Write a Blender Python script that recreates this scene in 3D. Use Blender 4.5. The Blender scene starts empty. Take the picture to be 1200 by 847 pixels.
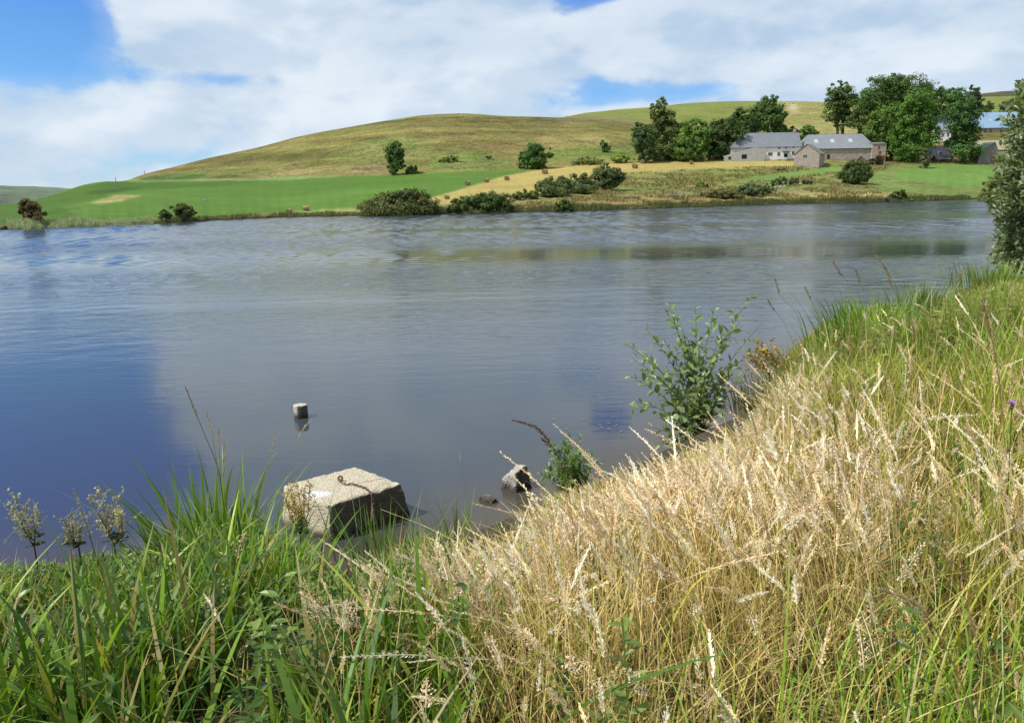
import bpy, math, random
import numpy as np
from mathutils import Vector, Matrix

random.seed(7)
rng = np.random.default_rng(11)
SC = bpy.context.scene
COL = SC.collection
PW, PH, F = 1200.0, 847.0, 867.0      # photograph size and focal length in its pixels
CAMZ = 3.6
PITCH = math.radians(12.7)
ROLL = math.radians(1.0)

# ------------------------------------------------------------------ camera
fwd = Vector((0, math.cos(PITCH), -math.sin(PITCH)))
up0 = Vector((0, math.sin(PITCH), math.cos(PITCH)))
r0 = Vector((1, 0, 0))
right = r0 * math.cos(ROLL) - up0 * math.sin(ROLL)
upv = up0 * math.cos(ROLL) + r0 * math.sin(ROLL)
cam_d = bpy.data.cameras.new("camera")
cam = bpy.data.objects.new("camera", cam_d)
COL.objects.link(cam)
cam.matrix_world = Matrix(((right.x, upv.x, -fwd.x, 0), (right.y, upv.y, -fwd.y, 0), (right.z, upv.z, -fwd.z, CAMZ), (0, 0, 0, 1)))
cam_d.sensor_width = 36
cam_d.lens = 36 * F / PW
cam_d.clip_end = 20000
cam_d.clip_start = 0.05
SC.camera = cam
SC.view_settings.view_transform = 'Standard'
SC.view_settings.look = 'None'
SC.view_settings.exposure = 0.0
SC.view_settings.gamma = 1.0
SC.render.film_transparent = False
SC.cycles.max_bounces = 6
SC.cycles.diffuse_bounces = 2
SC.cycles.glossy_bounces = 3
SC.cycles.transmission_bounces = 3
SC.cycles.transparent_max_bounces = 6
SC.cycles.caustics_reflective = False
SC.cycles.caustics_refractive = False

# ------------------------------------------------------------------ world and sun
SUN_TO = Vector((-0.86, -0.30, 1.12)).normalized()
SUN_EL = math.asin(SUN_TO.z)
SUN_ROT = math.atan2(SUN_TO.x, SUN_TO.y)
sun_d = bpy.data.lights.new("sun", 'SUN')
sun_d.energy = 4.9
sun_d.angle = math.radians(0.53)
sun_d.color = (1.0, 0.955, 0.87)
sun = bpy.data.objects.new("sun", sun_d)
sun.rotation_euler = SUN_TO.to_track_quat('Z', 'Y').to_euler()
sun.location = (-40, -20, 60)
COL.objects.link(sun)

world = bpy.data.worlds.new("World")
SC.world = world
world.use_nodes = True
wt = world.node_tree
wt.nodes.clear()


class NT:
    """small helper to wire nodes"""
    def __init__(self, tree):
        self.t = tree

    def n(self, kind, **kw):
        nd = self.t.nodes.new(kind)
        for k, v in kw.items():
            setattr(nd, k, v)
        return nd

    def link(self, a, b):
        self.t.links.new(a, b)

    def put(self, sock, v):
        if isinstance(v, bpy.types.NodeSocket):
            self.link(v, sock)
        else:
            sock.default_value = v

    def m(self, op, a, b=0.0, c=0.0, clamp=False):
        nd = self.n('ShaderNodeMath', operation=op)
        nd.use_clamp = clamp
        for i, v in enumerate((a, b, c)):
            if i < len(nd.inputs):
                self.put(nd.inputs[i], v)
        return nd.outputs[0]

    def mix(self, f, a, b, blend='MIX'):
        nd = self.n('ShaderNodeMix', data_type='RGBA', blend_type=blend)
        self.put(nd.inputs[0], f)
        self.put(nd.inputs[6], a if isinstance(a, bpy.types.NodeSocket) else (*a, 1.0))
        self.put(nd.inputs[7], b if isinstance(b, bpy.types.NodeSocket) else (*b, 1.0))
        return nd.outputs[2]

    def ramp(self, v, lo, hi, a=0.0, b=1.0):
        nd = self.n('ShaderNodeMapRange')
        nd.interpolation_type = 'SMOOTHSTEP'
        self.put(nd.inputs[0], v)
        nd.inputs[1].default_value = lo
        nd.inputs[2].default_value = hi
        nd.inputs[3].default_value = a
        nd.inputs[4].default_value = b
        return nd.outputs[0]

    def noise(self, vec, scale, detail=4.0, rough=0.55, dist=0.0):
        nd = self.n('ShaderNodeTexNoise')
        if vec is not None:
            self.link(vec, nd.inputs['Vector'])
        nd.inputs['Scale'].default_value = scale
        nd.inputs['Detail'].default_value = detail
        nd.inputs['Roughness'].default_value = rough
        nd.inputs['Distortion'].default_value = dist
        return nd.outputs[0]

    def vscale(self, vec, s, loc=(0, 0, 0)):
        nd = self.n('ShaderNodeMapping')
        self.link(vec, nd.inputs[0])
        nd.inputs['Scale'].default_value = s
        nd.inputs['Location'].default_value = loc
        return nd.outputs[0]


w = NT(wt)
tc = w.n('ShaderNodeTexCoord')
sky = w.n('ShaderNodeTexSky', sky_type='NISHITA')
sky.sun_disc = False
sky.sun_elevation = SUN_EL
sky.sun_rotation = SUN_ROT
sky.altitude = 900
sky.air_density = 1.0
sky.dust_density = 0.6
sky.ozone_density = 2.0
sep = w.n('ShaderNodeSeparateXYZ')
w.link(tc.outputs['Generated'], sep.inputs[0])
X_, Y_, Z_ = sep.outputs
AZ = w.m('ARCTAN2', X_, Y_)
EL = w.m('ARCSINE', Z_)
dc = w.n('ShaderNodeCombineXYZ')
w.link(AZ, dc.inputs[0])
w.link(w.m('MULTIPLY', EL, 1.75), dc.inputs[1])
cvec = dc.outputs[0]
n1 = w.noise(w.vscale(cvec, (1, 1, 1), (0.35, 0.1, 0.4)), 3.4, 7, 0.52, 0.25)
n2 = w.noise(w.vscale(cvec, (1, 1.3, 1), (4.3, 1.7, 0)), 9.0, 6, 0.52, 0.2)
dens = w.m('ADD', w.m('MULTIPLY', n1, 0.75), w.m('MULTIPLY', n2, 0.25))
# openings of blue between the clouds: azimuth, elevation, radii (degrees), strength
HOLES = [(-32.0, 10.2, 5.6, 2.9, .40), (-32.0, 17.5, 7.2, 6.2, .60), (-21.0, 11.5, 4.0, 1.4, .14), (-21.0, 8.0, 7.0, 0.8, .13),
         (6.8, 13.4, 2.6, .6, .15), (5.0, 6.6, 5.0, .9, .06), (9.5, 7.2, 4.2, 1.1, .13), (15, 6.8, 4.0, 1.0, .10), (8.0, 17.5, 2.6, 1.7, .42), (4.0, 25.0, 17.0, 9.0, -.30), (-10, 4.6, 7.0, .7, .10),
         (-36, 1.6, 6, 1.0, .05), (-22, 3.0, 6, .9, .05), (60, 30, 18, 10, .2), (-100, 40, 30, 14, .25), (25, 11, 14, 4, -.08)]
bias = None
for (az, el, ra, re, st) in HOLES:
    if st == 0:
        continue
    a = w.m('DIVIDE', w.m('SUBTRACT', AZ, math.radians(az)), math.radians(ra))
    e = w.m('DIVIDE', w.m('SUBTRACT', EL, math.radians(el)), math.radians(re))
    q = w.m('ADD', w.m('MULTIPLY', a, a), w.m('MULTIPLY', e, e))
    g = w.m('MULTIPLY', w.m('EXPONENT', w.m('MULTIPLY', q, -1.0)), st)
    bias = g if bias is None else w.m('ADD', bias, g)
cover = w.m('ADD', w.m('SUBTRACT', dens, bias), 0.16)
mask = w.ramp(cover, 0.46, 0.575)
veil = w.ramp(cover, 0.36, 0.55)
mask = w.m('MAXIMUM', mask, w.m('MULTIPLY', veil, .28))
# sunlit upper left sides of the billows
m1 = w.noise(w.vscale(cvec, (1, 1, 1), (0.35 - .035, 0.1 + .05, 0.4)), 3.4, 4, 0.5, 0.25)
m2 = w.noise(w.vscale(cvec, (1, 1.3, 1), (4.3 - .035, 1.7 + .05, 0)), 9.0, 3, 0.5, 0.2)
litd = w.m('SUBTRACT', dens, w.m('ADD', w.m('MULTIPLY', m1, 0.75), w.m('MULTIPLY', m2, 0.25)))
lit = w.ramp(litd, -.07, .06)
# cloud shade: bright billows, greyer sheets higher up
sh = w.noise(w.vscale(cvec, (1, 1.5, 1), (9.1, 3.3, 1.1)), 4.2, 8, 0.55, 0.25)
shade = w.m('ADD', w.m('MULTIPLY', w.ramp(sh, 0.34, 0.64), .45), w.m('MULTIPLY', lit, .55))
high = w.ramp(EL, math.radians(10), math.radians(20))
shade2 = w.m('MULTIPLY', shade, w.m('SUBTRACT', 1.0, w.m('MULTIPLY', high, 0.22)))
ccol = w.mix(shade2, (4.8, 6.25, 7.9), (8.4, 9.05, 9.6))
low = w.ramp(EL, math.radians(0), math.radians(7), 1.0, 0.0)
skyb = w.mix(1.0, sky.outputs[0], w.mix(high, (0.66, 1.08, 1.52), (0.36, 0.78, 2.15)), 'MULTIPLY')
skyc = w.mix(w.m('MULTIPLY', mask, 0.93), skyb, ccol)
skyc = w.mix(w.m('MULTIPLY', low, 0.22), skyc, (6.2, 7.2, 8.6))
bg = w.n('ShaderNodeBackground')
w.link(skyc, bg.inputs[0])
bg.inputs[1].default_value = 0.1
wo = w.n('ShaderNodeOutputWorld')
w.link(bg.outputs[0], wo.inputs[0])


# ------------------------------------------------------------------ picture <-> world
def ray(u, v):
    return fwd + right * ((u - PW / 2) / F) + upv * ((PH / 2 - v) / F)


def at(u, v, Y):
    """world point seen at (u, v) whose forward distance is Y"""
    d = ray(u, v)
    t = Y / d.y
    return Vector((d.x * t, Y, CAMZ + d.z * t))


def atz(u, v, z=0.0):
    """world point seen at (u, v) at height z"""
    d = ray(u, v)
    t = (z - CAMZ) / d.z
    return Vector((d.x * t, d.y * t, z))


FW, RT, UP = np.array(fwd), np.array(right), np.array(upv)


def project(p):
    q = np.asarray(p, float) - np.array([0, 0, CAMZ])
    z = np.maximum(q @ FW, 1e-3)
    return PW / 2 + F * (q @ RT) / z, PH / 2 - F * (q @ UP) / z


def hor(u):
    """picture row of the horizon at column u"""
    lo, hi = 100.0, 300.0
    for _ in range(30):
        m_ = (lo + hi) / 2
        if ray(u, m_).z > 0:
            lo = m_
        else:
            hi = m_
    return lo


# ------------------------------------------------------------------ mesh helpers
class MB:
    """collects vertices, faces and a colour per vertex into ONE mesh"""
    def __init__(self):
        self.v, self.c, self.f, self.n = [], [], [], 0

    def add(self, verts, faces, col=(1, 1, 1)):
        verts = np.asarray(verts, float).reshape(-1, 3)
        faces = np.asarray(faces, int)
        c = np.asarray(col, float)
        if c.ndim == 1:
            c = np.broadcast_to(c, (len(verts), 3))
        self.v.append(verts)
        self.c.append(c)
        self.f.append(faces + self.n)
        self.n += len(verts)

    def poly(self, verts, faces, col=(1, 1, 1)):
        for f in faces:
            self.f.append(np.array([f]) + self.n)
        self.v.append(np.asarray(verts, float).reshape(-1, 3))
        self.c.append(np.broadcast_to(np.asarray(col, float), (len(verts), 3)))
        self.n += len(verts)

    def box(self, c, s, rot=0.0, col=(1, 1, 1), tilt=None):
        x, y, z = s[0] / 2, s[1] / 2, s[2] / 2
        v = np.array([(-x, -y, -z), (x, -y, -z), (x, y, -z), (-x, y, -z), (-x, -y, z), (x, -y, z), (x, y, z), (-x, y, z)])
        if tilt is not None:
            v = v @ np.array(Matrix(tilt)).T
        cs, sn = math.cos(rot), math.sin(rot)
        v = v @ np.array([[cs, sn, 0], [-sn, cs, 0], [0, 0, 1]]) + np.array(c)
        self.add(v, [(0, 3, 2, 1), (4, 5, 6, 7), (0, 1, 5, 4), (1, 2, 6, 5), (2, 3, 7, 6), (3, 0, 4, 7)], col)

    def tube(self, pts, rad, seg=7, col=(1, 1, 1), caps=True):
        pts = [Vector(p) for p in pts]
        n = len(pts)
        if not hasattr(rad, '__len__'):
            rad = [rad] * n
        vs = []
        prev = None
        for i, p in enumerate(pts):
            d = (pts[min(i + 1, n - 1)] - pts[max(i - 1, 0)]).normalized()
            a = d.orthogonal().normalized() if prev is None else (prev - d * prev.dot(d)).normalized()
            prev = a
            b = d.cross(a)
            for k in range(seg):
                t = 2 * math.pi * k / seg
                vs.append(p + (a * math.cos(t) + b * math.sin(t)) * rad[i])
        fs = [(i * seg + k, i * seg + (k + 1) % seg, (i + 1) * seg + (k + 1) % seg, (i + 1) * seg + k) for i in range(n - 1) for k in range(seg)]
        base = self.n
        self.add([tuple(v) for v in vs], fs, col)
        if caps:
            self.f.append(np.array([[base + k for k in range(seg)][::-1]]))
            self.f.append(np.array([[base + (n - 1) * seg + k for k in range(seg)]]))

    def strips(self, line, width, side, col, tipcol=None):
        """line (N,K,3), width (N,K), side (N,3): N ribbons"""
        N, K, _ = line.shape
        off = side[:, None, :] * (width[:, :, None] / 2)
        v = np.stack([line - off, line + off], 2).reshape(-1, 3)
        b = (np.arange(N) * K * 2)[:, None] + (np.arange(K - 1) * 2)[None, :]
        b = b.reshape(-1)
        f = np.stack([b, b + 1, b + 3, b + 2], 1)
        c = np.repeat(np.asarray(col)[:, None, :], K, 1)
        if tipcol is not None:
            t = np.linspace(0, 1, K)[None, :, None]
            c = c * (1 - t) + np.asarray(tipcol)[:, None, :] * t
        c = np.repeat(c[:, :, None, :], 2, 2).reshape(-1, 3)
        self.add(v, f, c)

    def leaves(self, pos, axis, nrm, length, width, col, fold=0.25):
        """pointed oval leaves, six corners each, bent along the rib"""
        N = len(pos)
        axis = axis / np.linalg.norm(axis, axis=1, keepdims=True)
        s = np.cross(axis, nrm)
        s /= np.linalg.norm(s, axis=1, keepdims=True) + 1e-9
        n = np.cross(s, axis)
        L = length[:, None]
        W = width[:, None] / 2
        p0 = pos
        a1 = pos + axis * L * .33 + s * W + n * W * fold
        a2 = pos + axis * L * .33 - s * W + n * W * fold
        b1 = pos + axis * L * .70 + s * W * .8 + n * W * fold * .6
        b2 = pos + axis * L * .70 - s * W * .8 + n * W * fold * .6
        m1 = pos + axis * L * .5
        tip = pos + axis * L - n * W * .35
        v = np.stack([p0, a1, b1, tip, b2, a2, m1], 1).reshape(-1, 3)
        b = np.arange(N) * 7
        f1 = np.stack([b, b + 1, b + 2, b + 6], 1)
        f2 = np.stack([b, b + 6, b + 4, b + 5], 1)
        f3 = np.stack([b + 6, b + 2, b + 3, b + 4], 1)
        self.add(v, np.concatenate([f1, f2, f3]), np.repeat(np.asarray(col)[:, None, :], 7, 1).reshape(-1, 3))

    def cards(self, pos, nrm, size, col, aspect=0.7):
        """small leaf-clump faces (rhomb shaped)"""
        N = len(pos)
        nrm = nrm / (np.linalg.norm(nrm, axis=1, keepdims=True) + 1e-9)
        r = rng.normal(size=(N, 3))
        a = np.cross(nrm, r)
        a /= np.linalg.norm(a, axis=1, keepdims=True) + 1e-9
        b = np.cross(nrm, a)
        S = size[:, None]
        v = np.stack([pos - a * S, pos - b * S * aspect + nrm * S * .2, pos + a * S * .9, pos + b * S * aspect * 1.1 + nrm * S * .15], 1).reshape(-1, 3)
        i = np.arange(N) * 4
        self.add(v, np.stack([i, i + 1, i + 2, i + 3], 1), np.repeat(np.asarray(col)[:, None, :], 4, 1).reshape(-1, 3))

    def build(self, name, mat, parent=None, loc=None, smooth=False):
        me = bpy.data.meshes.new(name)
        V = np.concatenate(self.v) if self.v else np.zeros((0, 3))
        if loc is not None:
            V = V - np.array(loc)
        C = np.concatenate(self.c) if self.c else np.zeros((0, 3))
        sizes = np.concatenate([np.full(len(f), f.shape[1]) for f in self.f])
        idx = np.concatenate([f.reshape(-1) for f in self.f])
        me.vertices.add(len(V))
        me.vertices.foreach_set('co', V.astype(np.float32).reshape(-1))
        me.loops.add(len(idx))
        me.loops.foreach_set('vertex_index', idx.astype(np.int32))
        me.polygons.add(len(sizes))
        st = np.concatenate([[0], np.cumsum(sizes)[:-1]])
        me.polygons.foreach_set('loop_start', st.astype(np.int32))
        me.polygons.foreach_set('use_smooth', np.full(len(sizes), bool(smooth)))
        at_ = me.color_attributes.new('Col', 'FLOAT_COLOR', 'POINT')
        at_.data.foreach_set('color', np.concatenate([C, np.ones((len(C), 1))], 1).astype(np.float32).reshape(-1))
        me.update(calc_edges=True)
        me.validate()
        if mat is not None:
            me.materials.append(mat)
        o = bpy.data.objects.new(name, me)
        COL.objects.link(o)
        if parent is not None:
            o.parent = parent
        elif loc is not None:
            o.location = loc
        return o


def tag(o, label=None, cat=None, group=None, kind=None):
    if label:
        o['label'] = label
    if cat:
        o['category'] = cat
    if group:
        o['group'] = group
    if kind:
        o['kind'] = kind
    return o


def empty(name, loc, label, cat, group=None, rz=0.0):
    o = bpy.data.objects.new(name, None)
    o.empty_display_size = 0.2
    o.location = loc
    o.rotation_euler = (0, 0, rz)
    COL.objects.link(o)
    return tag(o, label, cat, group)


# ------------------------------------------------------------------ materials
def new_mat(name):
    m = bpy.data.materials.new(name)
    m.use_nodes = True
    m.node_tree.nodes.clear()
    t = NT(m.node_tree)
    out = t.n('ShaderNodeOutputMaterial')
    return m, t, out


def principled(t, out, col, rough=0.8, spec=0.3, bump=None, metal=0.0):
    p = t.n('ShaderNodeBsdfPrincipled')
    t.put(p.inputs['Base Color'], col if isinstance(col, bpy.types.NodeSocket) else (*col, 1))
    t.put(p.inputs['Roughness'], rough)
    p.inputs['Specular IOR Level'].default_value = spec
    p.inputs['Metallic'].default_value = metal
    if bump is not None:
        h, st, dist = bump
        b = t.n('ShaderNodeBump')
        b.inputs['Strength'].default_value = st
        b.inputs['Distance'].default_value = dist
        t.link(h, b.inputs['Height'])
        t.link(b.outputs[0], p.inputs['Normal'])
    t.link(p.outputs[0], out.inputs[0])
    return p


def leaf_mat(name, trans=0.35, rough=0.55, spec=0.35, var=0.25, scale=4.0, tint=(1.25, 1.2, .5)):
    """vertex colour leaves that let some light through"""
    m, t, out = new_mat(name)
    a = t.n('ShaderNodeVertexColor', layer_name='Col')
    tcn = t.n('ShaderNodeTexCoord')
    nz = t.noise(tcn.outputs['Object'], scale, 3)
    k = t.m('ADD', t.m('MULTIPLY', nz, var * 2), 1.0 - var)
    comb = t.n('ShaderNodeCombineXYZ')
    for i in range(3):
        t.link(k, comb.inputs[i])
    col = t.mix(1.0, a.outputs[0], comb.outputs[0], 'MULTIPLY')
    p = t.n('ShaderNodeBsdfPrincipled')
    t.link(col, p.inputs['Base Color'])
    p.inputs['Roughness'].default_value = rough
    p.inputs['Specular IOR Level'].default_value = spec
    tr = t.n('ShaderNodeBsdfTranslucent')
    t.link(t.mix(1.0, col, tint, 'MULTIPLY'), tr.inputs[0])
    mx = t.n('ShaderNodeMixShader')
    mx.inputs[0].default_value = trans
    t.link(p.outputs[0], mx.inputs[1])
    t.link(tr.outputs[0], mx.inputs[2])
    t.link(mx.outputs[0], out.inputs[0])
    return m


M = {}
M['leaf'] = leaf_mat('tree_leaves', .33, .6, .25, .3, 0.35)
M['near_leaf'] = leaf_mat('shrub_leaves', .35, .38, .5, .25, 6.0)
M['green_blade'] = leaf_mat('green_grass_blades', .38, .42, .45, .25, 2.0, (1.2, 1.15, .45))
M['dry_blade'] = leaf_mat('dry_grass_straw', .32, .6, .3, .22, 3.0, (1.1, .95, .7))


def simple(name, col, rough=.85, var=.25, scale=3.0, bump=.3, bscale=12.0, spec=.25, vcol=False, bdist=.02, metal=0.0):
    m, t, out = new_mat(name)
    tcn = t.n('ShaderNodeTexCoord')
    nz = t.noise(tcn.outputs['Object'], scale, 5, .6)
    nb = t.noise(tcn.outputs['Object'], bscale, 5, .65)
    k = t.m('ADD', t.m('MULTIPLY', nz, var * 2), 1.0 - var)
    comb = t.n('ShaderNodeCombineXYZ')
    for i in range(3):
        t.link(k, comb.inputs[i])
    if vcol:
        a = t.n('ShaderNodeVertexColor', layer_name='Col')
        base = a.outputs[0]
    else:
        rgb = t.n('ShaderNodeRGB')
        rgb.outputs[0].default_value = (*col, 1)
        base = rgb.outputs[0]
    c = t.mix(1.0, base, comb.outputs[0], 'MULTIPLY')
    principled(t, out, c, rough, spec, (nb, bump, bdist), metal)
    return m


M['bark'] = simple('tree_bark', (.10, .08, .06), .9, .35, 2.0, .6, 8.0)
M['twig'] = simple('shrub_twigs', (.13, .085, .05), .8, .3, 6.0, .3, 30.0)


# terrain material: colours of the fields live in the mesh, grain is procedural
def terrain_mat():
    m, t, out = new_mat('hill_pasture')
    a = t.n('ShaderNodeVertexColor', layer_name='Col')
    g = t.n('ShaderNodeVertexColor', layer_name='Col')
    tcn = t.n('ShaderNodeTexCoord')
    ob = tcn.outputs['Object']
    big = t.noise(ob, .018, 5, .6, .6)
    mid = t.noise(t.vscale(ob, (.7, 1.0, 1.0)), .10, 6, .65, .8)
    fine = t.noise(t.vscale(ob, (1.0, .8, 1.0)), .75, 5, .75)
    rough_amt = t.n('ShaderNodeAttribute', attribute_name='rough').outputs['Fac']
    k = t.m('ADD', 1.0, t.m('MULTIPLY', t.m('SUBTRACT', big, .5), .5))
    k = t.m('ADD', k, t.m('MULTIPLY', t.m('SUBTRACT', mid, .5), t.m('ADD', t.m('MULTIPLY', rough_amt, 1.5), .34)))
    k = t.m('ADD', k, t.m('MULTIPLY', t.m('SUBTRACT', fine, .5), t.m('ADD', t.m('MULTIPLY', rough_amt, 2.6), .45)))
    trk = t.noise(t.vscale(ob, (.25, 1.0, 1), (7, 5, 0)), .22, 5, .7, 1.2)
    k = t.m('ADD', k, t.m('MULTIPLY', t.m('MULTIPLY', t.ramp(trk, .52, .66), rough_amt), -.28))
    k = t.m('MAXIMUM', k, .3)
    comb = t.n('ShaderNodeCombineXYZ')
    for i in range(3):
        t.link(k, comb.inputs[i])
    c = t.mix(1.0, a.outputs[0], comb.outputs[0], 'MULTIPLY')
    # grass mixed green and straw on the rough ground
    sel = t.ramp(t.noise(t.vscale(ob, (.6, 1, 1), (40, 3, 0)), .06, 6, .7, .5), .42, .6)
    c2 = t.mix(1.0, c, (.68, .86, .60), 'MULTIPLY')
    c = t.mix(t.m('MULTIPLY', t.m('MULTIPLY', sel, rough_amt), .8), c, c2)
    principled(t, out, c, .95, .1, (fine, .9, .5))
    return m


M['terrain'] = terrain_mat()

# ------------------------------------------------------------------ far shore terrain (a height field in world space)
SHORE = [(-420, 283), (-150, 275), (0, 269.5), (24, 268.5), (190, 262), (270, 257.5), (350, 254.5), (420, 253), (515, 251.5), (600, 249), (660, 248), (720, 246.3), (830, 242.3), (925, 239.2),
         (1000, 238), (1100, 235), (1160, 233), (1300, 228.5), (1600, 219.5)]
FIELD = [(-420, 262, 180), (-150, 252, 190), (0, 241, 205), (50, 232, 235), (80, 222.5, 262), (100, 216.5, 277), (125, 213, 287), (147, 212.5, 292), (300, 211, 290), (400, 207, 286), (500, 203, 285),
         (560, 201, 285), (600, 200, 286), (640, 198, 288), (700, 193, 295), (760, 190, 300), (860, 188.3, 300), (940, 187, 300), (1030, 190, 300), (1100, 191, 300), (1160, 191, 300), (1300, 193, 300), (1600, 200, 290)]
CREST = [(-420, 275, 300), (-150, 265, 300), (0, 246, 320), (80, 228, 340), (125, 217, 340), (147, 212, 345), (170, 204, 360), (200, 197, 380), (250, 185, 410), (300, 175, 430), (350, 161.5, 440),
         (400, 152, 450), (450, 143, 450), (500, 137, 450), (540, 135.5, 450), (600, 138, 450), (650, 139, 448), (680, 139.5, 445), (700, 141, 440), (760, 147, 430), (860, 155, 420), (1000, 158, 400), (1150, 150, 400), (1300, 150, 400), (1600, 160, 400)]
CREST2 = [(-420, 280), (-150, 270), (0, 250), (125, 222), (200, 205), (300, 184), (400, 160), (500, 146), (600, 143), (650, 140.5), (675, 136.5), (690, 134), (720, 131), (760, 128), (810, 122.5), (860, 121), (930, 120.5),
          (970, 121), (1000, 119), (1100, 117), (1150, 116), (1300, 112), (1600, 120)]


def curve_np(pts):
    """(u, v, Y) -> arrays of slope X/Y, Y, z"""
    s, Ys, zs = [], [], []
    for (u, v, Y) in pts:
        p = at(u, v, Y)
        s.append(p.x / p.y)
        Ys.append(Y)
        zs.append(p.z)
    return np.array(s), np.array(Ys), np.array(zs)


def smooth_interp(x, xp, fp):
    """monotone cubic"""
    xp = np.asarray(xp, float)
    fp = np.asarray(fp, float)
    h = np.diff(xp)
    d = np.diff(fp) / h
    m_ = np.zeros(len(xp))
    m_[1:-1] = np.where(d[:-1] * d[1:] > 0, 2 * d[:-1] * d[1:] / (d[:-1] + d[1:] + 1e-12), 0)
    m_[0], m_[-1] = d[0], d[-1]
    x = np.clip(x, xp[0], xp[-1])
    i = np.clip(np.searchsorted(xp, x) - 1, 0, len(h) - 1)
    t = (x - xp[i]) / h[i]
    return ((2 * t**3 - 3 * t**2 + 1) * fp[i] + (t**3 - 2 * t**2 + t) * h[i] * m_[i] + (-2 * t**3 + 3 * t**2) * fp[i + 1] + (t**3 - t**2) * h[i] * m_[i + 1])


_sh = [atz(u, v, 0.0) for u, v in SHORE]
sh_s = np.array([p.x / p.y for p in _sh])
sh_Y = np.array([p.y for p in _sh])
fi = curve_np(FIELD)
cr = curve_np(CREST)
c2 = curve_np([(u, v, 720) for u, v in CREST2])


def profile(s):
    """knots of the ground profile along slopes s: list of (Y, z) arrays"""
    y0 = smooth_interp(s, sh_s, sh_Y) + 1.2 * np.sin(s * 140) + .6 * np.sin(s * 377 + 1)
    yf, zf = smooth_interp(s, fi[0], fi[1]), smooth_interp(s, fi[0], fi[2])
    yc, zc = smooth_interp(s, cr[0], cr[1]), smooth_interp(s, cr[0], cr[2])
    z2 = smooth_interp(s, c2[0], c2[2])
    ym = y0 * .5 + yf * .5
    return [(y0 - 25, y0 * 0 - 3.0), (y0, y0 * 0 - .02), (y0 + 1.2, y0 * 0 + .45), (y0 + 6, y0 * 0 + .75), (ym, .75 + (zf - .75) * .42), (yf, zf), (yf + (yc - yf) * .5, zf + (zc - zf) * .60), (yc, zc),
            (yc + 60, zc - 2.5), (yc * 0 + 720, z2), (yc * 0 + 900, z2 - 25), (yc * 0 + 1150, z2 * 0 - 4)]


SEGN = [3, 3, 5, 26, 30, 34, 40, 8, 30, 6, 3]
S = np.linspace(sh_s[0], sh_s[-1], 1150)
prof = profile(S)
Yk = np.stack([p[0] for p in prof], 1)
Zk = np.stack([p[1] for p in prof], 1)
rows_Y = []
for k, nseg in enumerate(SEGN):
    t = np.linspace(0, 1, nseg, endpoint=False)
    rows_Y.append(Yk[:, k:k + 1] * (1 - t) + Yk[:, k + 1:k + 2] * t)
rows_Y.append(Yk[:, -1:])
TY = np.concatenate(rows_Y, 1)                # (nS, nR)
TZ = np.zeros_like(TY)
for i in range(len(S)):
    TZ[i] = smooth_interp(TY[i], Yk[i], Zk[i])


def value_noise(x, y, seed=0):
    xi, yi = np.floor(x).astype(int), np.floor(y).astype(int)
    xf, yf = x - xi, y - yi
    xf, yf = xf * xf * (3 - 2 * xf), yf * yf * (3 - 2 * yf)

    def hsh(a, b):
        n = (a * 374761393 + b * 668265263 + seed * 1442695) & 0x7fffffff
        n = ((n ^ (n >> 13)) * 1274126177) & 0x7fffffff
        return (n & 0xffff) / 65535.0
    return (hsh(xi, yi) * (1 - xf) + hsh(xi + 1, yi) * xf) * (1 - yf) + (hsh(xi, yi + 1) * (1 - xf) + hsh(xi + 1, yi + 1) * xf) * yf


def fbm(x, y, seed=0, o=4):
    r, a = 0, .5
    for k in range(o):
        r = r + a * (value_noise(x * 2**k, y * 2**k, seed + k) - .5)
        a *= .5
    return r


TX = S[:, None] * TY
lift = np.clip((TZ - .6) / 6, 0, 1)
TZ = TZ + fbm(TX / 35, TY / 35, 3, 4) * 1.6 * lift * np.clip((TZ - 14) / 15, .12, 1)


def terr_z(x, y):
    """ground height of the far shore at world (x, y)"""
    s = x / y
    i = np.clip((s - S[0]) / (S[1] - S[0]), 0, len(S) - 1.001)
    i0 = int(i)
    f = i - i0
    return float(np.interp(y, TY[i0], TZ[i0]) * (1 - f) + np.interp(y, TY[i0 + 1], TZ[i0 + 1]) * f)


def hit(u, v, y0=90.0, y1=900.0):
    """first point of the far terrain seen at (u, v)"""
    d = ray(u, v)
    y = y0
    while y < y1:
        x = d.x / d.y * y
        z = CAMZ + d.z / d.y * y
        if z <= terr_z(x, y):
            if terr_z(x, y) < 0:
                y += .5
                continue
            return Vector((x, y, terr_z(x, y)))
        y += .5
    return None


# field colours, laid out as areas of ground
PU, PV = project(np.stack([TX, TY, TZ], 2).reshape(-1, 3))
PU = PU.reshape(TX.shape)
PV = PV.reshape(TX.shape)
jit = fbm(TX / 9, TY / 9, 17, 4)
QU, QV = PU + jit * 14, PV + jit * 2.2


def inside(poly, u, v):
    r = np.zeros(u.shape, bool)
    n = len(poly)
    for i in range(n):
        x1, y1 = poly[i]
        x2, y2 = poly[(i + 1) % n]
        c = ((y1 > v) != (y2 > v)) & (u < (x2 - x1) * (v - y1) / (y2 - y1 + 1e-9) + x1)
        r ^= c
    return r


GREEN = (.088, .166, .027)
HAY = (.385, .305, .100)
MOOR = (.185, .152, .055)
ROUGH = (.205, .190, .070)
TC = np.zeros(TX.shape + (3,))
TC[:] = MOOR
TR = np.full(TX.shape, 1.0)


def paint(poly, col, rough, jitter=True):
    u, v = (QU, QV) if jitter else (PU, PV)
    m_ = inside(poly, u, v)
    TC[m_] = col
    TR[m_] = rough
    return m_


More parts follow.
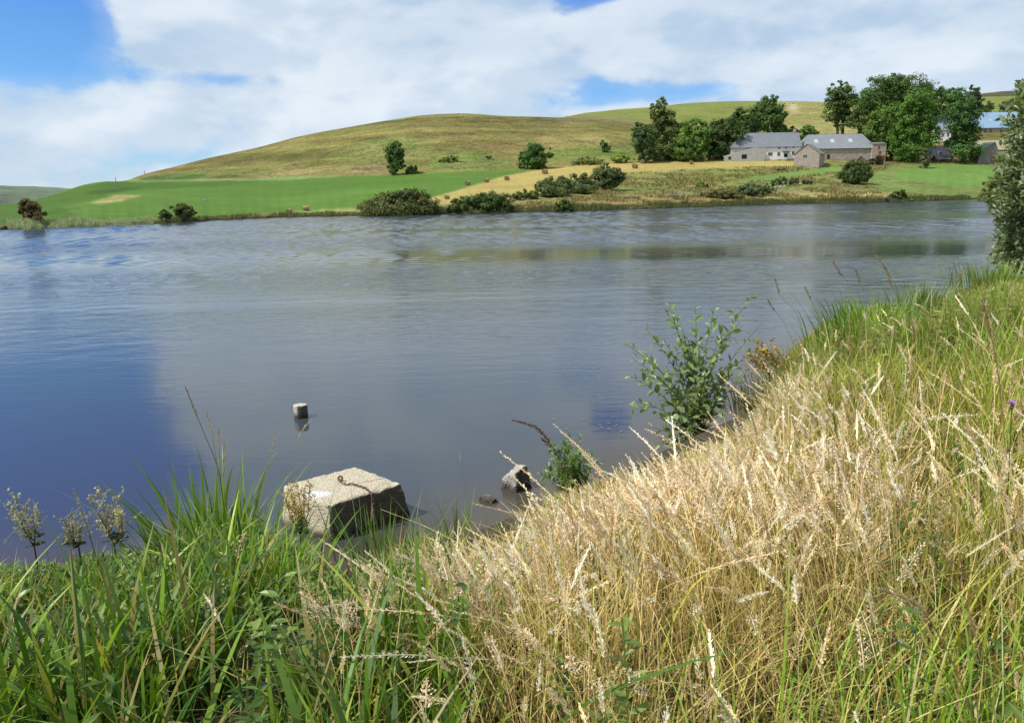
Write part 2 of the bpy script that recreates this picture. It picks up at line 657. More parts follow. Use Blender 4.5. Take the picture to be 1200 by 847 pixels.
# far green hill
kk = np.cumsum([0] + SEGN)
far = np.zeros(TX.shape, bool)
far[:, kk[7]:] = True
far &= (PU > 640)
TC[far] = (.175, .195, .050)
TR[far] = .35
m_ = far & (QU > 905) & (QU < 1010)
TC[m_] = (.27, .235, .085)
TR[m_] = .8
m_ = far & inside([(640, 133), (720, 137), (760, 140), (760, 155), (640, 150)], QU, QV)
TC[m_] = (.17, .17, .055)
# lower pasture (behind the shore)
low = np.zeros(TX.shape, bool)
low[:, :kk[5]] = True
TC[low] = ROUGH
TR[low] = .9
low_r = low & inside([(1045, 194), (1110, 188), (1300, 188), (1300, 235), (1150, 236), (1112, 231), (1040, 226), (1010, 215), (1022, 205)], QU, QV)
TC[low_r] = (.165, .205, .060)
TR[low_r] = .6
# heath bands that follow the contours of the hill
band = np.clip(.5 + 2.6 * fbm(TX / 55 + 7, TZ / 2.4, 61, 4), 0, 1)[..., None]
hillm = np.zeros(TX.shape, bool)
hillm[:, kk[5]:kk[7]] = True
hillm &= ~((PU > 640) & (TZ > 200))
TC[hillm] = (TC * (.74 + .60 * band) * np.array([1.0, 1.0, .9]))[hillm]
# sweet green field on the left
paint([(-500, 300), (-500, 200), (120, 208), (147, 213), (300, 211), (400, 207), (500, 203), (600, 199.6), (640, 198), (590, 207), (530, 226), (505, 233), (430, 243), (330, 250), (200, 256), (0, 263)], GREEN, .12, False)
paint([(147, 214.5), (147, 210), (300, 208.8), (400, 205), (400, 207.6), (300, 212), (147, 214)], (.20, .27, .09), .5)
paint([(24, 262), (190, 257), (210, 263), (24, 270)], (.17, .24, .09), .6)
paint([(104, 238), (135, 229), (170, 229), (150, 234), (120, 239)], (.33, .29, .12), .8)
paint([(95, 227), (130, 222), (170, 219), (160, 222), (120, 227)], (.055, .12, .025), .5)
paint([(40, 252), (70, 246), (96, 243), (70, 249)], (.055, .12, .025), .5)
_d = inside([(-300, 265), (-300, 230), (0, 238), (60, 229), (125, 212), (330, 210.5), (250, 219), (150, 224), (70, 243), (110, 262)], QU, QV)
TC[_d] *= .78
_d = inside([(300, 235), (420, 222), (500, 219), (440, 232), (320, 243)], QU, QV)
TC[_d] *= 1.12
# hay meadow
hay_poly = [(640, 197.5), (700, 192.5), (760, 190), (830, 188.5), (900, 188), (960, 190), (900, 199), (860, 203), (800, 201), (740, 206), (690, 215), (640, 226), (600, 233), (540, 238), (480, 247), (420, 251), (270, 257), (240, 258), (330, 249), (430, 243), (505, 232), (530, 225), (590, 206.5)]
hm = paint(hay_poly, HAY, .25, False)
st = np.sin((TX * .35 - TY * .9) * .9) * .5 + .5
TC[hm] *= (0.86 + .22 * st[hm])[:, None]
paint([(330, 249.5), (430, 243), (420, 250), (300, 255)], (.25, .26, .08), .4)
# reddish rough strip close to the water
paint([(600, 240), (690, 235), (760, 233), (830, 231), (950, 229), (1010, 231), (930, 236), (800, 240), (690, 246), (600, 248)], (.30, .20, .085), .9)
paint([(850, 232), (950, 227), (1040, 226), (1090, 230), (1000, 235), (860, 238)], (.33, .26, .10), .8)
paint([(880, 207), (940, 201), (985, 196), (990, 200), (950, 206), (900, 212), (862, 214)], (.15, .225, .06), .3)
paint([(700, 205), (860, 196), (960, 195), (990, 208), (860, 225), (720, 222)], (.21, .205, .065), 1.0)
paint([(878, 207), (940, 200), (985, 195), (988, 199), (950, 205), (900, 212), (860, 214)], (.145, .225, .055), .3)
paint([(1075, 194), (1180, 193), (1260, 215), (1120, 220), (1050, 209), (1045, 205)], (.135, .225, .050), .25)
# hillside scars, brush and a sheep track
for poly, c, r in [([(386, 186), (392, 181), (402, 178.5), (415, 178.5), (404, 182.5)], (.20, .10, .06), .6), ([(426, 181), (434, 176.5), (445, 175), (440, 178.5)], (.13, .06, .04), .5),
                   ([(367, 189), (372, 186.5), (376, 187)], (.10, .06, .04), .4), ([(520, 172), (550, 170), (600, 171), (600, 173), (550, 172.5)], (.17, .12, .06), .6),
                   ([(500, 200), (505, 187), (525, 176), (560, 178), (600, 190), (600, 198)], (.16, .195, .055), .9), ([(300, 208), (320, 195), (460, 192), (460, 205)], (.25, .20, .085), 1.0),
                   ([(640, 190), (640, 175), (700, 172), (742, 168), (745, 188)], (.15, .19, .05), 1.0), ([(600, 172), (640, 160), (740, 158), (742, 170), (640, 175)], (.25, .20, .075), 1.0),
                   ([(655, 141), (720, 137), (760, 143), (740, 146), (660, 146)], (.17, .145, .06), 1.0), ([(170, 210), (230, 197), (360, 188), (300, 205)], (.19, .19, .055), .8),
                   ([(160, 212), (190, 203), (240, 204), (230, 211)], (.075, .13, .035), .6), ([(380, 176), (470, 158), (500, 165), (520, 185), (470, 190), (400, 190)], (.19, .19, .06), .8),
                   ([(922, 126), (929, 121), (934, 121), (932, 128), (936, 134), (933, 134)], (.42, .36, .25), .5)]:
    if poly[0] == (922, 126):
        paint(poly, c, r, False)
    else:
        mk = inside(poly, QU, QV)
        TC[mk] = TC[mk] * .25 + np.array(c) * .75
# soft edges: blur the colour field a little
for _ in range(2):
    TC[1:-1] = (TC[:-2] + 2 * TC[1:-1] + TC[2:]) / 4  # noqa
    TC[:, 1:-1] = (TC[:, :-2] + 2 * TC[:, 1:-1] + TC[:, 2:]) / 4
# mud just above and below the water line
mud = (TZ < .35)
TC[mud] = (.07, .055, .035)

mb = MB()
nS, nR = TX.shape
ii = (np.arange(nS - 1)[:, None] * nR + np.arange(nR - 1)[None, :]).reshape(-1)
mb.add(np.stack([TX, TY, TZ], 2).reshape(-1, 3), np.stack([ii, ii + nR, ii + nR + 1, ii + 1], 1), TC.reshape(-1, 3))
hills = mb.build('hills', M['terrain'], smooth=True)
ra = hills.data.attributes.new('rough', 'FLOAT', 'POINT')
ra.data.foreach_set('value', TR.reshape(-1).astype(np.float32))
tag(hills, kind='structure')


def ridge_mesh(name, pts, Y, depth, col, mat):
    """a far hill as a real ridge: rises from the plain to its crest and falls again behind"""
    m_ = MB()
    N = 160
    us = np.linspace(pts[0][0], pts[-1][0], N)
    vs = smooth_interp(us, [p[0] for p in pts], [p[1] for p in pts])
    K = 14
    V = []
    for i, (u, v) in enumerate(zip(us, vs)):
        p = at(u, v, Y)
        for k in range(K):
            t = k / (K - 1) * 2 - 1
            y = Y + t * depth
            x = p.x * (y / Y)
            h = math.cos(t * math.pi / 2) ** .8 if abs(t) < 1 else 0
            z = -6 + (p.z + 6) * h + float(fbm(np.array(x / 60), np.array(y / 60), 5, 4)) * 5 * h
            V.append((x, y, z))
    b = (np.arange(N - 1)[:, None] * K + np.arange(K - 1)[None, :]).reshape(-1)
    V = np.array(V)
    cc = np.array(col)[None, :] * (1 + 1.2 * fbm(V[:, 0] / 70, V[:, 1] / 50, 8, 4))[:, None]
    m_.add(V, np.stack([b, b + K, b + K + 1, b + 1], 1), cc)
    o = m_.build(name, mat, smooth=True)
    a = o.data.attributes.new('rough', 'FLOAT', 'POINT')
    a.data.foreach_set('value', np.full(len(V), .6, np.float32))
    tag(o, kind='structure')
    return o


ridge_mesh('distant_hill', [(-500, 240), (-250, 222), (-100, 216), (0, 218), (40, 219.3), (83, 221.3), (125, 226), (200, 232)], 1500, 350, (.125, .155, .105), M['terrain'])
ridge_mesh('moor_hill', [(1000, 128), (1080, 118), (1148, 111), (1174, 109), (1200, 108), (1300, 104), (1450, 112), (1600, 140)], 1050, 200, (.12, .105, .055), M['terrain'])

# land sheet out to the horizon
mb = MB()
mb.add([(-9000, -3000, -4.5), (9000, -3000, -4.5), (9000, 12000, -4.5), (-9000, 12000, -4.5)], [(0, 1, 2, 3)], (.13, .15, .06))
gs = mb.build('ground', M['terrain'])
tag(gs, kind='structure')

# ------------------------------------------------------------------ near bank
SHORE_N = [(-900, 760), (-500, 725), (-200, 708), (0, 702), (150, 702), (290, 690), (350, 688), (420, 690), (480, 668), (560, 636), (630, 610), (680, 585), (740, 552), (800, 527), (850, 503), (885, 470), (905, 440), (925, 415), (960, 402), (1010, 390), (1080, 372), (1150, 356), (1220, 346)]
bank_line = [np.array(atz(u, v, 0.0))[:2] for u, v in SHORE_N] + [np.array([26.0, 31.0]), np.array([40.0, 38.0]), np.array([80.0, 44.0])]
bank_line = [np.array([-40.0, 2.0]), np.array([-20.0, 4.0])] + bank_line
BL = np.array(bank_line)


def shore_dist(x, y):
    """signed distance to the near water line, positive on land"""
    x = np.asarray(x, float)
    y = np.asarray(y, float)
    best = np.full(x.shape, 1e9)
    sgn = np.ones(x.shape)
    for i in range(len(BL) - 1):
        a, b = BL[i], BL[i + 1]
        d = b - a
        L2 = d @ d
        t = np.clip(((x - a[0]) * d[0] + (y - a[1]) * d[1]) / L2, 0, 1)
        dx, dy = x - (a[0] + t * d[0]), y - (a[1] + t * d[1])
        ds = np.hypot(dx, dy)
        cr_ = d[0] * (y - a[1]) - d[1] * (x - a[0])
        m_ = ds < best
        best = np.where(m_, ds, best)
        sgn = np.where(m_, np.where(cr_ < 0, 1.0, -1.0), sgn)
    return best * sgn


def bank_z(x, y):
    d = shore_dist(x, y)
    z = np.where(d > 0, 1.95 * (1 - np.exp(-np.maximum(d, 0) / 2.1)), np.maximum(d * .38, -3.0))
    return z + fbm(np.asarray(x) / 1.3, np.asarray(y) / 1.3, 23, 3) * .22 * np.clip(d, 0, 1)


xs = np.concatenate([np.linspace(-60, -9, 30), np.linspace(-8.8, 12, 150), np.linspace(12.3, 30, 60), np.linspace(31, 90, 25)])
ys = np.concatenate([np.linspace(-40, -2, 20), np.linspace(-1.8, 14, 120), np.linspace(14.2, 34, 70), np.linspace(34.5, 60, 26)])
gx, gy = np.meshgrid(xs, ys, indexing='ij')
gz = bank_z(gx, gy)
gd = shore_dist(gx, gy)
bc = np.zeros(gx.shape + (3,))
bc[:] = (.055, .046, .026)
bc[gd < .25] = (.075, .055, .032)
mb = MB()
n0, n1_ = gx.shape
ii = (np.arange(n0 - 1)[:, None] * n1_ + np.arange(n1_ - 1)[None, :]).reshape(-1)
mb.add(np.stack([gx, gy, gz], 2).reshape(-1, 3), np.stack([ii, ii + n1_, ii + n1_ + 1, ii + 1], 1), bc.reshape(-1, 3))
M['soil'] = simple('bank_soil', (.1, .08, .05), .95, .35, 2.5, .8, 9.0, vcol=True, bdist=.06)
near = mb.build('terrain', M['soil'], smooth=True)
tag(near, kind='structure')


# ------------------------------------------------------------------ water
def water_mat():
    m, t, out = new_mat('lake_water')
    tcn = t.n('ShaderNodeTexCoord')
    ob = tcn.outputs['Object']
    sp = t.n('ShaderNodeSeparateXYZ')
    t.link(ob, sp.inputs[0])
    yv = sp.outputs[1]
    # the water is browner over the shallow silt beside the bank (object attribute 'silt' on the mesh)
    silt = t.n('ShaderNodeAttribute', attribute_name='silt').outputs['Fac']
    body = t.mix(silt, (.044, .055, .064), (.085, .060, .032))
    # wavelets: wind lanes make bands of ruffled and calm water
    w1 = t.noise(t.vscale(ob, (.55, 1.5, 1)), 3.2, 4, .6, .5)
    w2 = t.noise(t.vscale(ob, (.35, 1.0, 1), (3, 9, 0)), .9, 3, .55, .6)
    lane = t.noise(t.vscale(ob, (.008, .07, 1), (2.1, 0.4, 0)), 1.0, 6, .65, .8)
    dist = t.ramp(yv, 9.0, 40.0)
    far1 = t.ramp(yv, 60.0, 75.0)
    calm = t.m('MULTIPLY', t.ramp(yv, 34.0, 41.0), t.ramp(yv, 47.0, 56.0, 1.0, 0.0))
    amt = t.m('ADD', .035, t.m('MULTIPLY', dist, .5))
    amt = t.m('MULTIPLY', amt, t.ramp(lane, .36, .62, .35, 1.3))
    amt = t.m('MULTIPLY', amt, t.m('SUBTRACT', 1.0, t.m('MULTIPLY', far1, .6)))
    amt = t.m('MULTIPLY', amt, t.m('SUBTRACT', 1.0, t.m('MULTIPLY', calm, .72)))
    h = t.m('ADD', t.m('MULTIPLY', w1, .55), t.m('MULTIPLY', w2, .9))
    b = t.n('ShaderNodeBump')
    t.link(amt, b.inputs['Strength'])
    b.inputs['Distance'].default_value = .11
    t.link(h, b.inputs['Height'])
    p = t.n('ShaderNodeBsdfPrincipled')
    t.link(body, p.inputs['Base Color'])
    t.link(t.ramp(yv, 12, 90, .02, .13), p.inputs['Roughness'])
    p.inputs['IOR'].default_value = 1.33
    p.inputs['Specular IOR Level'].default_value = .5
    t.link(b.outputs[0], p.inputs['Normal'])
    t.link(p.outputs[0], out.inputs[0])
    return m


WAVE = .0038
ws = np.concatenate([-np.geomspace(7, .9, 22), np.linspace(-.88, .88, 500), np.geomspace(.9, 7, 22)])
wy = np.concatenate([np.linspace(.8, 13.8, 66), np.arange(14, 30, .16), np.arange(30, 222, .26), np.linspace(223, 330, 30)])
gs_, gy = np.meshgrid(ws, wy, indexing='ij')
gx = gs_ * gy
rw = np.random.default_rng(9)
wz = np.zeros(gx.shape)
for _k in range(30):
    lam = rw.uniform(.62, 1.45)
    th = rw.normal() * .5
    kx, ky = math.sin(th) * 6.2832 / lam, math.cos(th) * 6.2832 / lam
    wz += np.sin(kx * gx + ky * gy + rw.uniform(0, 6.28)) * lam
lanes = np.clip(.75 + 1.6 * fbm(gx / 60, gy / 9, 91, 4), .25, 1.25)
calm = (1 - .88 * np.clip(1.3 - ((gy - 46) / 8) ** 2, 0, 1) * np.clip((gx + 14) / 14, .15, 1)) * (1 - .8 * np.clip(1.3 - ((gy - 100) / 16) ** 2, 0, 1) * np.clip((gx - 28) / 14, 0, 1))
rough_w = np.clip((gy - 15) / 34, 0, 1) * (1 + .35 * np.clip((gy - 55) / 30, 0, 1)) * lanes * calm
wz *= WAVE * rough_w * np.clip((.95 - np.abs(gs_)) * 12, 0, 1)
sd = shore_dist(gx, gy)
silt = np.clip(1 + sd / 2.2, 0, 1) ** 1.6
mb = MB()
n0, n1_ = gx.shape
ii = (np.arange(n0 - 1)[:, None] * n1_ + np.arange(n1_ - 1)[None, :]).reshape(-1)
mb.add(np.stack([gx, gy, wz], 2).reshape(-1, 3), np.stack([ii, ii + n1_, ii + n1_ + 1, ii + 1], 1), (.03, .04, .06))
water = mb.build('water', water_mat(), smooth=True)
a_ = water.data.attributes.new('silt', 'FLOAT', 'POINT')
a_.data.foreach_set('value', silt.reshape(-1).astype(np.float32))
tag(water, kind='structure')


# ------------------------------------------------------------------ trees and bushes
def crown_mesh(lobes, n, leaf, col, seed, name='crown', clump=.36, parent=None, loc=None, yellow_tint=(1.35, 1.25, 1.0), hollow=.55):
    """leaf clumps spread through the volume of several lobes; lobes = (x, y, z, rx, ry, rz)"""
    r = np.random.default_rng(seed)
    n = int(n * 2.1)
    leaf = leaf * .92
    col = np.array(col) * np.array([1.9, 1.8, 1.4]) + np.array([.014, .018, .006])
    lobes = np.array(lobes, float)
    vol = lobes[:, 3] * lobes[:, 4] * lobes[:, 5]
    area = vol ** (2 / 3)
    K = max(20, int(n / 52))
    li = r.choice(len(lobes), K, p=area / area.sum())
    d = r.normal(size=(K, 3))
    d /= np.linalg.norm(d, axis=1, keepdims=True)
    rad = hollow * .8 + (1 - hollow * .8) * r.random(K) ** .6
    rad *= 1 + .16 * (r.random(K) - .4)
    cc = lobes[li, :3] + d * lobes[li, 3:] * rad[:, None]
    csz = clump * lobes[li, 3:].mean(1) * (0.6 + .8 * r.random(K))
    ci = r.integers(0, K, n)
    off = r.normal(size=(n, 3))
    off /= np.linalg.norm(off, axis=1, keepdims=True)
    rr = r.random(n) ** .45
    pos = cc[ci] + off * (csz[ci] * rr)[:, None] * np.array([1, 1, .72])
    nr = off * .8 + d[ci] * .6 + r.normal(size=(n, 3)) * .45 + np.array([0, 0, .35])
    tone = (0.72 + .56 * r.random(K))[ci] * (0.85 + .3 * r.random(n))
    hue = r.random(K)[ci]
    c = np.array(col)[None, :] * tone[:, None]
    c = c * (1 + (np.array(yellow_tint) - 1)[None, :] * hue[:, None] * .55)  # each clump gets a random yellower tint
    m_ = MB()
    m_.cards(pos, nr, leaf * (.6 + .8 * r.random(n)), c, .62)
    return m_.build(name, M['leaf'], parent, loc)


def trunk_mesh(base, lobes, h, r0_, name, parent, seed, stems=1):
    r = random.Random(seed)
    m_ = MB()
    for k in range(stems):
        a = r.random() * 6.28
        sp = 0 if stems == 1 else r0_ * 2.2
        b0 = Vector((math.cos(a) * sp, math.sin(a) * sp, 0))
        ctr = Vector((sum(l[0] for l in lobes) / len(lobes), sum(l[1] for l in lobes) / len(lobes), 0))
        top = ctr + Vector((r.uniform(-.3, .3), r.uniform(-.3, .3), h * .75)) + b0 * 2
        pts = [b0 * 1.0 + Vector((0, 0, -.3)), b0.lerp(top, .25), b0.lerp(top, .5) + Vector((r.uniform(-.2, .2), 0, 0)), b0.lerp(top, .8), top]
        m_.tube(pts, [r0_ * 1.35, r0_, r0_ * .75, r0_ * .45, r0_ * .15], 7)
        for l in lobes:
            st = b0.lerp(top, r.uniform(.25, .6))
            en = Vector(l[:3])
            md = st.lerp(en, .5) + Vector((0, 0, -h * .03))
            m_.tube([st, md, en], [r0_ * .42, r0_ * .26, r0_ * .07], 5)
    return m_.build(name, M['bark'], parent)


TREE_N = [0]


def tree(name, label, cat, u, vb, vt, wpx, col, Y=None, lobes=None, leaves=3800, leaf=.34, group=None, bare=.22, depth=.8, shape='round', stems=1, hollow=.5, trunk_name='trunk'):
    TREE_N[0] += 1
    seed = 100 + TREE_N[0] * 7
    if Y is None:
        p = hit(u, vb)
    else:
        q = at(u, vb, Y)
        p = Vector((q.x, Y, terr_z(q.x, Y)))
    k = p.y / F
    hgt = at(u, vt, p.y).z - p.z
    W = wpx * k
    r = random.Random(seed)
    L = []
    if lobes:                                 # lobes given in picture units relative to the base: du, v, radius u, radius v
        for (du, v, ru, rv) in lobes:
            q = at(u + du, v, p.y)
            L.append((q.x - p.x, r.uniform(-.25, .25) * W * .5, q.z - p.z, ru * k * 1.1, ru * k * depth, rv * k * 1.05))
    elif shape == 'round':
        zc = hgt * (bare + (1 - bare) * .5)
        rz = hgt * (1 - bare) * .5
        L.append((0, 0, zc, W * .36, W * .36 * depth, rz * .82))
        for i in range(6):
            a = i / 6 * 6.28 + r.random()
            L.append((math.cos(a) * W * .27, math.sin(a) * W * .27 * depth, zc + r.uniform(-.55, .45) * rz, W * .23, W * .23, rz * .42))
        L.append((r.uniform(-.08, .08) * W, 0, hgt - rz * .36, W * .24, W * .24, rz * .36))
    elif shape == 'cone':
        for i in range(5):
            t = i / 4
            L.append((0, 0, hgt * (.12 + .78 * t), W * .5 * (1 - t * .8), W * .45 * (1 - t * .8), hgt * .16))
    elif shape == 'bush':
        for i in range(7):
            x = (i / 6 - .5) * W * .72
            hh = hgt * (1 - (abs(i / 6 - .5) * 1.3) ** 2) * r.uniform(.8, 1.0)
            L.append((x, r.uniform(-.3, .3) * W * .3, hh * .5, W * .19, W * .24, hh * .52))
    root = empty(name, p, label, cat, group)
    crown_mesh(L, leaves, leaf, col, seed, 'crown' if shape != 'bush' else 'foliage', parent=root, hollow=hollow)
    zz = [(l[0], l[1], max(l[2], .2), l[3], l[4], l[5]) for l in L]
    if shape == 'bush':
        trunk_mesh(p, zz, hgt * .6, min(.09, hgt * .04) + .03, 'stem', root, seed, 2)
    else:
        trunk_mesh(p, zz, hgt, max(.12, W * .035), trunk_name, root, seed, stems)
    return root


DK = (.050, .092, .032)
MD = (.050, .095, .024)
BR = (.075, .135, .030)
OL = (.10, .11, .045)
GY = (.095, .115, .060)
RD = (.085, .072, .045)

G1 = 'trees around the farmhouse'
G2 = 'trees around the far farm'
G3 = 'bushes along the far shore'
# hillside
tree('oval_tree', 'lone tall oval dark green tree on the open hillside above the green field', 'tree', 463, 205, 167, 23, (.035, .075, .022), leaves=3200, leaf=.42, bare=.08, lobes=[(-1, 186, 9, 16), (2, 176, 7, 9), (-4, 195, 6.5, 8), (4, 194, 6.5, 9), (0, 182, 10.5, 10)])
tree('round_bush', 'small low dark bush just right of the lone oval tree', 'bush', 484, 204, 193, 19, DK, shape='bush', leaves=900, leaf=.36)
tree('hill_thicket', 'dark green thicket at the top edge of the hay meadow', 'bush', 629, 198, 168, 40, (.035, .080, .024), leaves=3600, leaf=.4, lobes=[(-4, 182, 11, 13), (-13, 186, 7, 11), (5, 186, 9, 11), (-1, 176, 7, 7), (16, 178, 5, 7), (-2, 190, 12, 7)])
tree('dead_bush', 'greyish thinning bush at the left side of the dark hill thicket', 'bush', 612, 197.5, 172, 12, (.12, .115, .075), shape='bush', leaves=700, leaf=.32)
tree('hill_sapling', 'small leaning dark sapling alone on the hillside above the meadow', 'tree', 708, 179, 163, 11, (.05, .10, .03), leaves=900, leaf=.36, bare=.02, lobes=[(2, 174, 5, 4.5), (-1, 168, 3, 4.5), (0, 171, 4, 4)])
tree('gorse_bush', 'low grey green scrub between the hill thicket and the sapling', 'bush', 688, 193, 182, 34, (.13, .15, .065), shape='bush', leaves=1300, leaf=.34)
tree('gorse_bush', 'bright low scrub patch beside the big mixed tree by the meadow', 'bush', 728, 191, 176, 26, (.12, .19, .045), shape='bush', leaves=1100, leaf=.34)
tree('gorse_bush', 'faint low green scrub on the hillside right of the lone oval tree', 'bush', 527, 190, 181, 24, (.10, .14, .05), shape='bush', leaves=800, leaf=.34)
tree('gorse_bush', 'tiny green shrub high on the hillside left of the thicket', 'bush', 573, 187, 180, 8, (.07, .12, .04), shape='bush', leaves=260, leaf=.3)
# left shore
tree('copper_tree', 'small reddish brown tree near the water at the left end of the shore', 'tree', 36, 262, 233.5, 27, RD, leaves=2600, leaf=.2, bare=.05, lobes=[(-2, 243, 10, 8), (5, 248, 8, 8), (-8, 249, 6, 8), (3, 256, 9, 5), (-4, 239, 7, 5)])
tree('shore_tree', 'small round olive tree at the end of the pale reed bed', 'tree', 195, 261, 245, 17, (.06, .09, .035), leaves=1300, leaf=.18, bare=.08)
tree('shore_tree', 'wide low olive tree standing right of its smaller neighbour by the reed bed', 'tree', 215, 260.5, 237.5, 30, (.065, .085, .035), leaves=2300, leaf=.2, bare=.15, stems=2)
# central shore bushes
tree('willow_thicket', 'broad dark brownish willow thicket on the far shore', 'bush', 468, 251.5, 221, 92, (.050, .062, .026), leaves=7000, leaf=.24, group=G3, hollow=.6,
     lobes=[(-30, 242, 16, 9), (-14, 238, 18, 12), (5, 237, 18, 13), (22, 238, 16, 12), (34, 242, 12, 9), (12, 228, 12, 7), (-2, 231, 10, 7), (0, 245, 40, 7)])
tree('shore_bush', 'narrow green bush between the brown thicket and the broad dark bush', 'bush', 537, 250, 230, 26, (.055, .085, .030), shape='bush', leaves=1700, leaf=.22, group=G3)
tree('shore_bush', 'broad rounded dark green bush at the water edge', 'bush', 570, 250, 225, 58, (.040, .070, .024), leaves=4200, leaf=.24, group=G3, lobes=[(-16, 240, 13, 9), (0, 236, 16, 11), (15, 238, 14, 11), (22, 243, 9, 7), (0, 244, 26, 6)])
tree('shore_bush', 'small low dark bush standing alone at the water line', 'bush', 661.5, 247.5, 233.5, 24, (.035, .065, .022), shape='bush', leaves=1300, leaf=.22, group=G3)
# diagonal hedge on the meadow
tree('hedge_bush', 'lowest and smallest bush at the left foot of the slanting hedge', 'bush', 617, 234, 221, 34, (.055, .085, .030), shape='bush', leaves=1500, leaf=.26, group='bushes of the slanting hedge')
tree('hedge_bush', 'long grey green bush in the middle of the slanting hedge', 'bush', 649, 231, 207, 46, (.062, .085, .042), leaves=3300, leaf=.27, group='bushes of the slanting hedge', lobes=[(-12, 220, 10, 9), (0, 217, 12, 10), (12, 217, 10, 10), (0, 224, 20, 6)])
tree('hedge_bush', 'grey green bush joining the long bush to the tall round one in the hedge', 'bush', 681, 227, 204, 32, (.060, .088, .042), leaves=2400, leaf=.27, group='bushes of the slanting hedge', lobes=[(-6, 214, 9, 9), (5, 213, 9, 9), (0, 220, 15, 6)])
tree('hedge_bush', 'tallest round dark bush at the right end of the slanting hedge', 'bush', 711, 222.5, 190.5, 38, (.045, .065, .034), leaves=3200, leaf=.28, group='bushes of the slanting hedge', lobes=[(-3, 203, 12, 11), (6, 207, 12, 10), (-7, 210, 11, 10), (10, 213, 8, 7), (0, 215, 15, 6)])
# clump left of the farmhouse
tree('mixed_tree', 'tallest thin topped tree at the left end of the farmhouse clump', 'tree', 777, 190, 114, 44, (.075, .105, .045), Y=303, leaves=7000, leaf=.44, group=G1, hollow=.45,
     lobes=[(-2, 125, 6, 9), (-7, 133, 8, 11), (2, 140, 12, 14), (-3, 155, 14, 14), (3, 170, 16, 14), (4, 182, 16, 9), (-13, 127, 3, 6), (8, 148, 9, 10)])
tree('dark_tree', 'rounded dark tree at the very left foot of the farmhouse clump', 'tree', 753, 189, 143, 30, (.032, .068, .030), Y=297, leaves=3600, leaf=.42, group=G1, lobes=[(-2, 155, 9, 11), (-4, 166, 9, 12), (4, 176, 11, 12), (2, 162, 10, 12)])
tree('pale_tree', 'bright green tree in the middle of the farmhouse clump', 'tree', 810, 190, 137, 42, (.062, .118, .032), Y=300, leaves=5200, leaf=.42, group=G1, lobes=[(8, 147, 10, 9), (-7, 152, 10, 11), (12, 160, 10, 12), (-10, 168, 10, 13), (3, 168, 14, 13), (0, 181, 15, 8), (14, 176, 8, 9)])
tree('dark_tree', 'dark spreading tree between the bright green tree and the farmhouse', 'tree', 842, 190, 142, 44, (.030, .055, .020), Y=304, leaves=5200, leaf=.42, group=G1, lobes=[(-8, 154, 12, 11), (8, 151, 14, 11), (18, 158, 12, 12), (-4, 170, 16, 13), (10, 176, 14, 10)])
tree('dark_tree', 'dark tree leaning over the left end of the farmhouse roof', 'tree', 868, 180, 127, 40, (.030, .060, .020), Y=326, leaves=4600, leaf=.44, group=G1, lobes=[(2, 138, 11, 10), (-10, 148, 13, 10), (10, 150, 12, 11), (-2, 158, 18, 9)])
tree('broad_tree', 'big full dark green tree rising behind the farmhouse roof', 'tree', 899, 172, 112, 42, (.040, .082, .025), Y=336, leaves=5600, leaf=.46, group=G1, lobes=[(3, 121, 9, 9), (-6, 132, 12, 11), (9, 133, 12, 11), (0, 142, 17, 11), (14, 146, 9, 9), (-13, 147, 9, 9)])
tree('low_tree', 'low bright green tree showing between the two long slate roofs', 'tree', 945, 170, 147, 26, (.060, .115, .030), Y=338, leaves=1900, leaf=.42, group=G1, bare=.1)
tree('low_tree', 'low hedge like tree behind the right end of the farmhouse', 'tree', 925, 168, 148, 22, (.045, .085, .025), Y=340, leaves=1500, leaf=.42, group=G1, bare=.1)
# right hand wood
tree('park_tree', 'airy tree with bare visible trunks at the left edge of the big wood', 'tree', 984, 161, 96, 38, (.052, .088, .032), Y=370, leaves=4600, leaf=.48, group=G2, stems=2, lobes=[(-3, 105, 11, 9), (6, 112, 14, 11), (-10, 118, 10, 12), (14, 124, 11, 13), (-2, 128, 14, 11), (11, 139, 10, 8), (-8, 138, 8, 7), (2, 146, 9, 6)])
tree('great_tree', 'largest dark green tree of the wood, its dome the highest point', 'tree', 1043, 178, 86, 82, (.038, .078, .024), Y=362, leaves=10500, leaf=.5, group=G2, lobes=[(6, 97, 22, 10), (-14, 106, 20, 14), (18, 106, 22, 15), (-30, 124, 16, 18), (-36, 140, 12, 14), (0, 120, 26, 20), (26, 120, 16, 18), (-22, 142, 18, 16), (6, 145, 26, 18)])
tree('far_tree', 'rounded dark tree just right behind the dome of the largest tree', 'tree', 1090, 170, 98, 36, (.034, .070, .024), Y=372, leaves=4000, leaf=.5, group=G2, lobes=[(-2, 109, 14, 10), (8, 120, 13, 14), (-8, 122, 12, 15), (2, 138, 16, 13)])
tree('far_tree', 'small dark dome showing behind the twin round tree of the wood', 'tree', 1118, 170, 103, 26, (.032, .065, .024), Y=378, leaves=2400, leaf=.5, group=G2, lobes=[(0, 112, 11, 8), (2, 124, 12, 12)])
tree('front_tree', 'mid green tree in front of the wood beside the barn with red doors', 'tree', 1044, 195, 121, 46, (.055, .105, .028), Y=306, leaves=6000, leaf=.42, group=G2, lobes=[(2, 132, 13, 10), (-10, 140, 13, 12), (10, 144, 12, 13), (-16, 154, 11, 13), (2, 158, 16, 14), (12, 168, 10, 12), (-2, 176, 9, 9)])
tree('front_tree', 'tallest bright green tree in front of the wood', 'tree', 1073, 193, 106, 50, (.052, .115, .026), Y=300, leaves=7800, leaf=.42, group=G2, lobes=[(4, 117, 13, 10), (-8, 125, 13, 12), (12, 130, 14, 13), (0, 142, 20, 15), (-12, 155, 14, 15), (14, 155, 14, 15), (0, 172, 20, 14), (-8, 184, 13, 8)])
